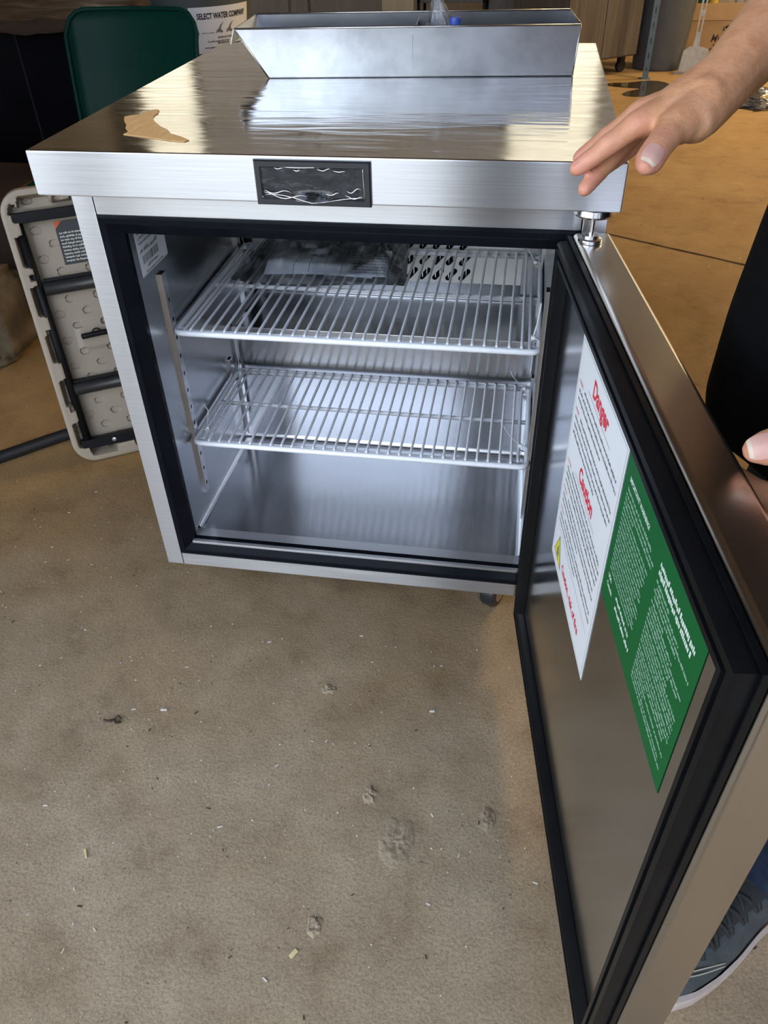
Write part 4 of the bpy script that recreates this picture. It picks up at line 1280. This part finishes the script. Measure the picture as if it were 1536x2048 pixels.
cbx = thing('cardboard_box', (2.0, 5.95, 0), 'large printed cardboard box behind the steel scraper', 'box')
Tc = Matrix.Translation((1.73, 5.70, 0)) @ Matrix.Rotation(math.radians(4), 4, 'Z')
MB().box(-.21, .72, 0, .45, .002, .245, .003, T=Tc).build('carton', 'cardboard', cbx)
MB().box(-.21, .72, -.004, 0, .245, .345, .001, T=Tc @ Matrix.Translation((0, 0, .245)) @ Matrix.Rotation(math.radians(-6), 4, 'X') @ Matrix.Translation((0, 0, -.245))).build('flap', 'cardboard', cbx)
b = MB(); fb_ = lambda a, c: tuple(Tc @ Vector((a, -.001, c)))
put_text(b, fb_, 'Myrtle', .075, .115, .068, 0, 'LEFT', .8, .0005, .3)
r = random.Random(1); words(b, fb_, .10, .26, .090, .016, 0, r); words(b, fb_, .08, .22, .067, .014, 0, r)
b.add([fb_(.145 + q, r_) for q, r_ in ((0, .180), (.015, .185), (.007, .205), (.027, .192), (.04, .215), (.025, .216), (.017, .198), (.005, .21))], [tuple(range(8))], 0)
tag(b.build('box_print', 'black_ink', cbx, 0, recalc=False), kind='stuff')

# steel scraper leaning in front of the box
sc_ = thing('steel_scraper', (1.63, 5.15, 0), 'galvanised steel scraper with a slotted handle in front of the cardboard box', 'scraper')
b = MB(); b.prism([(-.075, 0), (.10, 0), (.125, .05), (.10, .135), (.045, .150), (-.02, .150), (-.055, .125)], lambda a, c, h: (1.625 + a, 5.22 + c * .35 + h, c + .004), 0, .004)
b.prism([(-.105, 0), (.11, 0), (.11, .016), (-.105, .016)], lambda a, c, h: (1.625 + a, 5.215 + h, c), -.003, .012)
b.build('blade', 'galv', sc_, 0)
vs, fs = plate_geo([(-.022, 0), (.022, 0), (.016, .06), (.020, .5), (-.020, .5), (-.016, .06)], [rrect(-.008, .008, .08, .17, .007), rrect(-.008, .008, .20, .29, .007)], .004)
MB().add([(1.645 + q.x + q.y * .06, 5.275 + q.y * .3 + q.z, .15 + q.y) for q in vs], fs).build('handle', 'galv', sc_, 0)

def bgbottle(x, y, z, mat, capm, h, label):
    t = thing('bottle', (x, y, z), label, 'bottle')
    MB().lathe([(0, 0), (.032, 0), (.034, .01), (.034, h * .7), (.014, h * .86), (.014, h * .92), (0, h * .92)], 16, (x, y, z)).build('bottle_body', mat, t, 40)
    MB().lathe([(0, h * .9), (.016, h * .9), (.016, h), (0, h)], 12, (x, y, z)).build('cap', capm, t, 40)


bgbottle(1.80, 5.86, .246, 'yellowplastic', 'powder', .24, 'yellow bottle standing in the open cardboard box')
bgbottle(1.74, 5.90, .246, 'teal', 'powder', .22, 'dark teal bottle standing in the open cardboard box')
bgbottle(1.98, 5.86, .246, 'bottleclear', 'bottleblue', .22, 'clear water bottle standing in the open cardboard box')


def lump(name, c, s, mat, label, cat, seed, flat=.0, amp=.35, fr_=2.2):
    bm = bmesh.new(); bmesh.ops.create_icosphere(bm, subdivisions=4, radius=1)
    for q in bm.verts:
        d = q.co.normalized(); k = 1 + amp * mnoise.noise(d * fr_ + Vector((seed, 0, 0))) + amp * .5 * mnoise.noise(d * fr_ * 3 + Vector((seed, 4, 0)))
        q.co = Vector((d.x * s[0] * k, d.y * s[1] * k, max(-.0, d.z) * s[2] * k if d.z > 0 else d.z * s[2] * .05)) + Vector(c)
        q.co.z = max(q.co.z, c[2])
    me = bpy.data.meshes.new(name); bm.to_mesh(me); bm.free()
    return tag(finish(me, name, mat, None, 180), label, cat)


lump('plastic_wrap', (2.05, 4.35, .001), (.22, .16, .09), 'bagfilm', 'heap of clear plastic wrap on the floor behind the forearm', 'wrap', 3, amp=.6, fr_=4)
lump('grey_sack', (2.24, 5.95, .247), (.20, .15, .22), 'binplastic', 'grey sack stuffed into the right of the cardboard box', 'sack', 6)

# wet patch on the concrete near the post
pts = [(.18 * (1 + .3 * math.sin(3 * a + 1) + .25 * math.sin(5 * a)), a) for a in [2 * PI * k / 40 for k in range(40)]]
b = MB(); b.prism([(1.40 + 1.6 * q * math.cos(a), 4.78 + 1.1 * q * math.sin(a)) for q, a in pts], lambda a, c, h: (a, c, h), .0003, .0012)
tag(b.build('puddle', 'puddle', None, 0), 'dark wet puddle on the floor by the foot of the slotted post', 'puddle')

# ================================================================== FLOOR DEBRIS
def clump(c, rx, ry, h, label, seed):
    m_ = MB(); nr, na = 14, 40

    def f(u, v):
        a = 2 * PI * u; R0 = 1 + .35 * mnoise.noise(Vector((math.cos(a) * 1.6, math.sin(a) * 1.6, seed))) + .16 * mnoise.noise(Vector((math.cos(a) * 5, math.sin(a) * 5, seed + 3)))
        x, y = c[0] + rx * R0 * v * math.cos(a), c[1] + ry * R0 * v * math.sin(a)
        k = .45 + .9 * abs(mnoise.noise(Vector((x * 90, y * 90, seed)))) + .5 * mnoise.noise(Vector((x * 220, y * 220, seed)))
        return (x, y, max(.0001, h * (1 - v ** 3) * max(.12, k)) if v < 1 else -.0004)
    m_.grid(na, nr, f)
    return tag(m_.build('mud_clump', 'mud', None, 60, recalc=True), label, 'dirt')


clump((.490, -.345), .028, .040, 0.0037, 'largest flat clump of dried mud on the bare floor before the fridge', 1)
clump((.438, -.276), .011, .015, 0.0044, 'small dried mud clump just above the largest clump', 2)
clump((.617, -.290), .013, .020, 0.0031, 'dried mud clump near the open door, right of the largest clump', 5)
clump((.398, -.475), .010, .016, 0.0044, 'dried mud clump below the largest clump, towards the picture bottom', 7)
clump((.332, -.090), .013, .011, 0.0041, 'dried mud clump closest under the middle of the fridge', 9)
b = MB(); b.tube(smooth_path([(-.025, -.208, .003), (-.015, -.211, .006), (-.008, -.205, .004), (-.002, -.212, .006), (.004, -.207, .003)], 4), .0022, 6)
b.tube(smooth_path([(-.008, -.205, .004), (-.003, -.199, .007), (.002, -.202, .003)], 4), .0018, 6)
tag(b.build('root_scrap', 'twig', None, 180), 'curled dark scrap of root on the floor at the left', 'scrap')


def chip(name, x, y, L, w, ang, mat, label):
    T = Matrix.Translation((x, y, .0006)) @ Matrix.Rotation(ang, 4, 'Z')
    tag(MB().box(-L / 2, L / 2, -w / 2, w / 2, 0, .0016, .0005, T=T).build(name, mat, None), label, 'chip')


chip('plaster_chip', .066, -.172, .011, .004, .1, 'chipwhite', 'white chip on the floor right of the dark root scrap')
chip('wood_chip', .379, -.514, .012, .006, 1.0, 'chipwood', 'yellow wood chip on the floor near the picture bottom')
chip('wood_chip', .048, -.428, .015, .003, -1.0, 'chipwood', 'thin pale wood splinter on the floor at lower left')
chip('plaster_chip', .515, -.110, .007, .004, .2, 'chipwhite', 'small white chip on the floor left of the open door')
# countless grains
r = random.Random(21); b = MB()
for k in range(1700):
    x = r.uniform(-.9, 1.3); y = r.uniform(-.75, .35) if k < 1300 else r.uniform(.3, 3.0)
    if k >= 1300: x = r.choice((r.uniform(-.8, -.1), r.uniform(.75, 1.9)))
    if 0 < x < .7 and y > .05 or x < -.5 and y > 2.2: continue
    s = r.uniform(.0003, .0009); L = s * r.choice((1, 1, 1.5, 4)); a = r.uniform(0, PI)
    T = Matrix.Translation((x, y, 0)) @ Matrix.Rotation(a, 4, 'Z')
    b.box(-L, L, -s, s, 0, s * 1.3, T=T, mi=0 if r.random() < .62 else 1)
tag(b.build('floor_grit', ['chipwhite', 'twig'], None, 0), 'fine pale and dark grit strewn over the concrete floor', 'grit', kind='stuff')

# ================================================================== PERSON, standing right of the open door
def skin_material():
    m, nt, b = nodes_of('skin'); tc = nt.nodes.new('ShaderNodeTexCoord'); v = tc.outputs['Object']
    at = nt.nodes.new('ShaderNodeAttribute'); at.attribute_name = 'flush'
    n = noise_node(nt, v, 55, 5, .6)
    base = ramp(nt, n.outputs['Fac'], [(.3, (.60, .285, .135)), (.55, (.72, .370, .195)), (.75, (.78, .435, .250))])
    mx = nt.nodes.new('ShaderNodeMix'); mx.data_type = 'RGBA'
    nt.links.new(at.outputs['Fac'], mx.inputs['Factor']); nt.links.new(base.outputs[0], mx.inputs['A']); mx.inputs['B'].default_value = (.70, .30, .22, 1)
    nt.links.new(mx.outputs['Result'], b.inputs['Base Color'])
    setp(b, Roughness=.48, Subsurface_Weight=.12, Subsurface_Scale=.006)
    b.inputs['Subsurface Radius'].default_value = (1, .35, .2)
    n2 = noise_node(nt, v, 260, 4, .65, stretch=(1, 1, 1.0)); n3 = noise_node(nt, v, 70, 3, .6, stretch=(1, 2.2, 1))
    bp = bump(nt, b, n2.outputs['Fac'], .22, .0015); bump(nt, b, n3.outputs['Fac'], .20, .003, bp)
    return m


M['skin'] = skin_material()
ps = thing('person', (1.0, -.15, 0), 'person in black shirt and blue jeans pointing at the fridge, one hand on the door', 'person')
H = {'f3': (.907, .144, 1.028), 'f2': (.847, .075, .982), 'f1': (.798, .012, .944), 'wr': (.756, -.040, .911), 'hd': (.725, -.051, .905),
     'iM': (.691, -.073, .897), 'iP': (.667, -.081, .880), 'iD': (.652, -.082, .868), 'iT': (.640, -.082, .859),
     'mM': (.696, -.046, .901), 'mP': (.669, -.051, .880), 'mD': (.654, -.053, .869), 'mT': (.644, -.053, .861),
     'rM': (.705, -.028, .894), 'rP': (.681, -.046, .868), 'rD': (.664, -.066, .852), 'rT': (.650, -.087, .841),
     'lM': (.717, -.017, .884), 'lP': (.693, -.028, .863), 'lD': (.674, -.038, .850), 'lT': (.658, -.049, .841),
     'tC': (.744, -.068, .901), 'tM': (.722, -.089, .898), 'tI': (.709, -.115, .889), 'tT': (.698, -.136, .878)}
H = {k: Vector(q) for k, q in H.items()}
body = MB()
# right forearm and hand
body.cap(H['f3'], H['f2'], .043, .041); body.cap(H['f2'], H['f1'], .041, .033); body.cap(H['f1'], H['wr'], .033, .026)
side = Vector((.10, .52, -.12)).normalized()
body.cap(H['wr'] + side * .010, H['wr'] - side * .010, .0245, .0245)
for k, r0, r1 in (('iM', .0235, .0135), ('mM', .0235, .0135), ('rM', .023, .0125), ('lM', .022, .0115)):
    body.cap(H['wr'].lerp(H[k], .12), H[k], r0, r1)
body.cap(H['iM'].lerp(H['wr'], .25), H['lM'].lerp(H['wr'], .30), .0145, .013)
body.cap(H['iM'].lerp(H['wr'], .5), H['lM'].lerp(H['wr'], .5), .0165, .015)
for f, r in (('i', (.0122, .0104, .0094, .0080)), ('m', (.0122, .0104, .0092, .0080)), ('r', (.0118, .0104, .0092, .0078)), ('l', (.0105, .0090, .0080, .0070))):
    js = [H[f + q] for q in 'MPDT']
    for k in range(3): body.cap(js[k], js[k + 1], r[k], r[k + 1])
    body.ball(js[1] + Vector((0, 0, .0012)), r[1] * 1.05)
body.cap(H['wr'].lerp(H['tC'], .6), H['tM'], .0245, .0165); body.cap(H['tM'], H['tI'], .0152, .0132)
body.cap(H['tI'], H['tT'].lerp(H['tI'], .25), .0134, .0136); body.cap(H['tT'].lerp(H['tI'], .3), H['tT'], .0136, .0098)
body.cap(H['tM'].lerp(H['tC'], .35), H['iM'].lerp(H['hd'], .45), .0135, .0125)           # web of the thumb
body.cap(H['tC'], H['hd'], .022, .020); body.cap(H['f1'].lerp(H['wr'], .35), H['tC'].lerp(H['wr'], .3), .030, .0245); body.cap(H['f1'].lerp(H['wr'], .5), H['hd'], .0285, .022)
# right upper arm, shoulders, trunk, neck, head
SR, SL_ = Vector((1.00, .06, 1.32)), Vector((1.00, -.36, 1.32))
body.cap(H['f3'], SR, .044, .056); body.cap(SR, SL_, .062, .062); body.ball((1.0, -.15, 1.20), (.115, .185, .20)); body.ball((1.0, -.15, .95), (.105, .165, .20)); body.ball((1.0, -.15, .86), (.115, .175, .13))
body.cap((1.0, -.15, 1.32), (.955, -.15, 1.46), .062, .054)
HC = Vector((.915, -.14, 1.555))
body.ball(HC, (.098, .077, .112), sub=3); body.ball(HC + Vector((-.035, 0, -.055)), (.060, .056, .065))
body.cap(HC + Vector((-.092, 0, .012)), HC + Vector((-.116, 0, -.022)), .010, .015)                    # nose
body.cap(HC + Vector((-.086, .018, -.062)), HC + Vector((-.086, -.018, -.062)), .009, .009)            # lips
body.ball(HC + Vector((-.072, 0, -.098)), (.026, .028, .022))
for s in (-1, 1):
    body.ball(HC + Vector((.010, s * .079, -.008)), (.016, .008, .030)); body.cap(HC + Vector((-.088, s * .020, .034)), HC + Vector((-.074, s * .048, .034)), .011, .010)
# left arm with its hand on the top edge of the door
EL, WL = Vector((1.045, -.50, 1.03)), Vector((.870, -.475, .800))
body.cap(SL_, EL, .056, .044); body.cap(EL, WL.lerp(EL, .45), .043, .037); body.cap(WL.lerp(EL, .45), WL, .037, .026)
LH = {'tC': (.845, -.452, .784), 'tM': (.820, -.428, .780), 'tI': (.795, -.415, .772), 'tT': (.769, -.417, .7645),
      'iM': (.812, -.428, .722), 'iP': (.785, -.394, .712), 'iD': (.776, -.368, .706), 'iT': (.771, -.346, .702),
      'mM': (.814, -.436, .700), 'mP': (.788, -.402, .688), 'mD': (.779, -.374, .683), 'mT': (.774, -.352, .680),
      'rM': (.819, -.444, .680), 'rP': (.793, -.412, .666), 'rD': (.783, -.386, .661), 'rT': (.777, -.364, .659),
      'lM': (.827, -.452, .662), 'lP': (.803, -.428, .646), 'lD': (.792, -.406, .641), 'lT': (.785, -.388, .639)}
LH = {k: Vector(q) for k, q in LH.items()}
for k, r0, r1 in (('iM', .023, .0135), ('mM', .023, .0135), ('rM', .022, .0125), ('lM', .020, .0115)):
    body.cap(WL, LH[k], r0, r1)
body.cap(LH['iM'], LH['lM'], .0125, .011); body.cap(LH['iM'].lerp(WL, .5), LH['lM'].lerp(WL, .5), .016, .014)
for f, r in (('i', (.0122, .0104, .0094, .0080)), ('m', (.0122, .0104, .0092, .0080)), ('r', (.0118, .0104, .0092, .0078)), ('l', (.0105, .0090, .0080, .0070))):
    js = [LH[f + q] for q in 'MPDT']
    for k in range(3): body.cap(js[k], js[k + 1], r[k], r[k + 1])
body.cap(WL, LH['tC'], .022, .020); body.cap(LH['tC'], LH['tM'], .020, .0160); body.cap(LH['tM'], LH['tI'], .0155, .0140); body.cap(LH['tI'], LH['tT'].lerp(LH['tI'], .3), .0140, .0138); body.cap(LH['tT'].lerp(LH['tI'], .3), LH['tT'], .0138, .0104)
body.cap(LH['tM'], LH['iM'], .013, .012)
# legs
HIPL, KNL, ANL = Vector((1.0, -.245, .84)), Vector((.975, -.325, .46)), Vector((1.000, -.345, .075))
HIPR, KNR, ANR = Vector((1.0, -.06, .84)), Vector((.985, -.035, .46)), Vector((1.06, -.01, .075))
for h_, k_, a_ in ((HIPL, KNL, ANL), (HIPR, KNR, ANR)):
    body.cap(h_, k_, .080, .056); body.cap(k_, k_.lerp(a_, .35), .054, .054); body.cap(k_.lerp(a_, .35), a_, .054, .036)
me = remesh(body, .0026, 5, .5)
# finger tips and knuckles are a little redder
at = me.attributes.new('flush', 'FLOAT', 'POINT')
spots = [(H[k], .022, .75) for k in ('iT', 'mT', 'rT', 'lT', 'tT')] + [(H[k], .017, .5) for k in ('iP', 'mP', 'rP', 'lP', 'tI', 'iM', 'mM')] + [(LH[k], .020, .6) for k in ('tT', 'iT', 'mT', 'rT', 'lT', 'tI')]
val = []
for q in me.vertices:
    s = .08
    if q.co.x < .83 and q.co.z > .65:
        for c, r, k in spots:
            d = (q.co - c).length
            if d < r * 1.6: s = max(s, k * (1 - ss(d, r * .5, r * 1.6)))
    val.append(s)
at.data.foreach_set('value', val)
finish(me, 'body', 'skin', ps, 180, 'pointing bare forearm and hand, other hand on the door', recalc=False)


def nail(c, fwd, nrm, L, w, r):
    """curved nail lying on a finger end: fwd towards the tip, nrm outwards"""
    f = Vector(fwd).normalized(); n = Vector(nrm); n = (n - f * n.dot(f)).normalized(); s = f.cross(n); c = Vector(c)
    m_ = MB()

    def g(u, v, d=0):
        a = (u - .5) * 2; t = (v - .5) * 2
        ww = w * (1 - .10 * t * t) * (1 if t < .2 else math.sqrt(max(0, 1 - ((t - .2) / .8) ** 2 * .45)) if t > .2 else 1)
        if t < -.4: ww *= math.sqrt(max(0, 1 - ((-.4 - t) / .6) ** 2 * .55))
        return c + f * (L * t) + s * (a * ww) + n * (d - r * (1 - math.cos(a * ww / r)) - .0004 * t - .0030 * max(0, t) ** 2)
    m_.grid(10, 12, lambda u, v: g(u, v * .86)); m_.grid(10, 3, lambda u, v: g(u, .86 + .14 * v), 1)
    m_.grid(10, 12, lambda u, v: g(u, v, -.0012), flip=True)
    return m_.build('fingernail', ['nail', 'nailtip'], ps, 180, recalc=False)


vd = Vector((-.13, -.95, .26))
nail((.7018, -.1416, .8904), H['tT'] - H['tI'], Vector((.24, -.53, .81)), .0096, .0090, .0118)
nail(H['iT'] + Vector((-.0015, -.0005, .0070)), H['iT'] - H['iD'], (-.35, .1, .95), .0062, .0058, .0085)
nail(H['mT'] + Vector((-.0015, .001, .0070)), H['mT'] - H['mD'], (-.35, .2, .9), .0062, .0058, .0085)
nail((.7695, -.4258, .7742), LH['tT'] - LH['tI'], (-.13, -.70, .70), .0098, .0090, .0118)
# hair, eyes
m_ = MB().ball(HC + Vector((.014, 0, .022)), (.100, .084, .108), sub=3).ball(HC + Vector((.045, 0, -.02)), (.066, .078, .085), sub=3)
hm = remesh(m_, .006, 4)
finish(hm, 'hair', 'hair', ps, 180, 'short dark hair', recalc=False)
for s in (-1, 1):
    MB().ball(HC + Vector((-.084, s * .033, .012)), .0115, sub=2).build('eye', 'paper', ps, 180)
# black T-shirt
m_ = MB(); n_ = 40
secs = [(.625, .178, .205), (.66, .184, .210), (.74, .180, .210), (.85, .168, .205), (1.0, .152, .205), (1.15, .142, .212), (1.27, .120, .20), (1.34, .080, .12)]
m_.add([(.985 + rx * math.cos(2 * PI * k / n_), -.15 + ry * math.sin(2 * PI * k / n_), z) for z, rx, ry in secs for k in range(n_)],
       [(i * n_ + k, i * n_ + (k + 1) % n_, (i + 1) * n_ + (k + 1) % n_, (i + 1) * n_ + k) for i in range(len(secs) - 1) for k in range(n_)] + [tuple(reversed(range(n_))), tuple((len(secs) - 1) * n_ + k for k in range(n_))])
m_.cap(SR + Vector((0, -.02, -.01)), SR.lerp(H['f3'], .45), .078, .066); m_.cap(SL_ + Vector((0, .02, -.01)), SL_.lerp(EL, .45), .078, .066); m_.cap(SR, SL_, .078, .078)
sm = remesh(m_, .006, 8)
for q in sm.vertices:
    if q.co.z < 1.2:
        d = Vector((q.co.x - .985, q.co.y + .15, 0)); a = math.atan2(d.y, d.x)
        q.co += d.normalized() * (.006 * math.sin(a * 7 + q.co.z * 6) * ss(1.1 - q.co.z, 0, .4))
finish(sm, 'shirt', 'blackcotton', ps, 180, 'black shirt', recalc=False)
# jeans
m_ = MB().ball((1.0, -.15, .86), (.135, .19, .12), sub=3)
for h_, k_, a_ in ((HIPL, KNL, ANL), (HIPR, KNR, ANR)):
    top = a_ + Vector((0, 0, .035))
    m_.cap(h_, k_, .100, .078); m_.cap(k_, top, .078, .068)
jm = remesh(m_, .006, 6)
for q in jm.vertices:
    if q.co.z < .11: q.co.z = .085 + (q.co.z - .085) * .35
    q.co += Vector((mnoise.noise(q.co * 16), mnoise.noise(q.co * 16 + Vector((9, 0, 0))), 0)) * .006
    q.co.z += .004 * mnoise.noise(q.co * 30)
finish(jm, 'jeans', 'denim', ps, 180, 'blue denim jeans', recalc=False)


def shoe(toe, ball_, name_lab):
    """lace-up shoe; local +x towards the toe"""
    f = (Vector(toe) - Vector(ball_)); ang = math.atan2(f.y, f.x)
    e = bpy.data.objects.new('shoe', None); COL.objects.link(e); e.parent = ps; e.matrix_parent_inverse = Matrix.Translation(ps.location).inverted()
    e.location = ball_; e.rotation_euler.z = ang
    if name_lab: e['label'] = name_lab
    xs = [-.165, -.160, -.14, -.10, -.05, 0, .04, .08, .105, .120, .1265]
    hw = [.012, .024, .032, .034, .036, .043, .045, .042, .034, .022, .006]
    top = [.070, .085, .098, .098, .090, .078, .066, .056, .050, .044, .034]

    def hw_at(x):
        for k in range(len(xs) - 1):
            if xs[k] <= x <= xs[k + 1]:
                t = (x - xs[k]) / (xs[k + 1] - xs[k]); return hw[k] + (hw[k + 1] - hw[k]) * t, top[k] + (top[k + 1] - top[k]) * t
        return (hw[-1], top[-1])

    def up(u, v, d=0):
        x = -.165 + .2915 * (.5 - .5 * math.cos(PI * v)); w, h = hw_at(x); a = PI * u
        rz = .024; k = .86
        yy = (w - .002 + d) * math.copysign(abs(math.cos(a)) ** .75, math.cos(a)); zz = rz + (h - rz + d) * math.sin(a) ** k
        return (x, yy, zz)
    MB().grid(36, 60, up).build('upper', 'suede', e, 180, recalc=False, inv=False)
    # rubber sole with a lip
    n = 40; out = []
    for sgn in (1, -1):
        rng = range(n + 1) if sgn == 1 else range(n - 1, 0, -1)
        for k in rng:
            x = -.165 + .2915 * (.5 - .5 * math.cos(PI * k / n)); out.append((x, sgn * (hw_at(x)[0] + .004)))
    L = len(out); lay = [(.002, .96), (.006, 1.0), (.024, 1.02), (.031, 1.0), (.032, .92)]
    m_ = MB(); m_.add([((x + .02) * s - .02, y * s, z) for z, s in lay for x, y in out],
                      [(i * L + k, i * L + (k + 1) % L, (i + 1) * L + (k + 1) % L, (i + 1) * L + k) for i in range(len(lay) - 1) for k in range(L)] + [tuple(reversed(range(L)))])
    m_.build('sole', 'sole', e, 40, inv=False)
    # tongue, crossed laces, stitching
    MB().grid(10, 14, lambda u, v: (-.075 + .115 * v, (u - .5) * .044, up(.5, 0)[2] * 0 + hw_at(-.075 + .115 * v)[1] + .004 + .012 * (1 - v) - .003 * (2 * u - 1) ** 2)).build('tongue', 'lace', e, 180, recalc=False, inv=False)
    for k in range(5):
        for s in (-1, 1):
            xa = -.06 + k * .023; xb = xa + .020
            ha, hb = hw_at(xa)[1], hw_at(xb)[1]
            MB().tube(smooth_path([(xa, s * .026, ha - .004), (xa + .006, s * .012, ha + .010), (xb - .005, -s * .012, hb + .011), (xb, -s * .026, hb - .004)], 4), .0036, 6, flat=.45).build('lace', 'lace', e, 180, inv=False)
    for s in (-1, 1):
        pth = [up(.5 - s * (.5 - q), v, .0012) for q, v in ((.10, .60), (.22, .68), (.30, .74), (.34, .80), (.30, .86), (.18, .90))]
        MB().tube(smooth_path(pth, 5), .0010, 5).build('stitching', 'stitch', e, 180, inv=False)
        pth = [up(.5 - s * (.5 - q), v, .0012) for q, v in ((.14, .60), (.26, .67), (.34, .735), (.39, .80), (.36, .87))]
        MB().tube(smooth_path(pth, 5), .0010, 5).build('stitching', 'stitch', e, 180, inv=False)


shoe((.832, -.478, 0), (.907, -.414, 0), 'slate suede lace-up shoe with off-white sole')
shoe((.85, .03, 0), (.96, .01, 0), None)
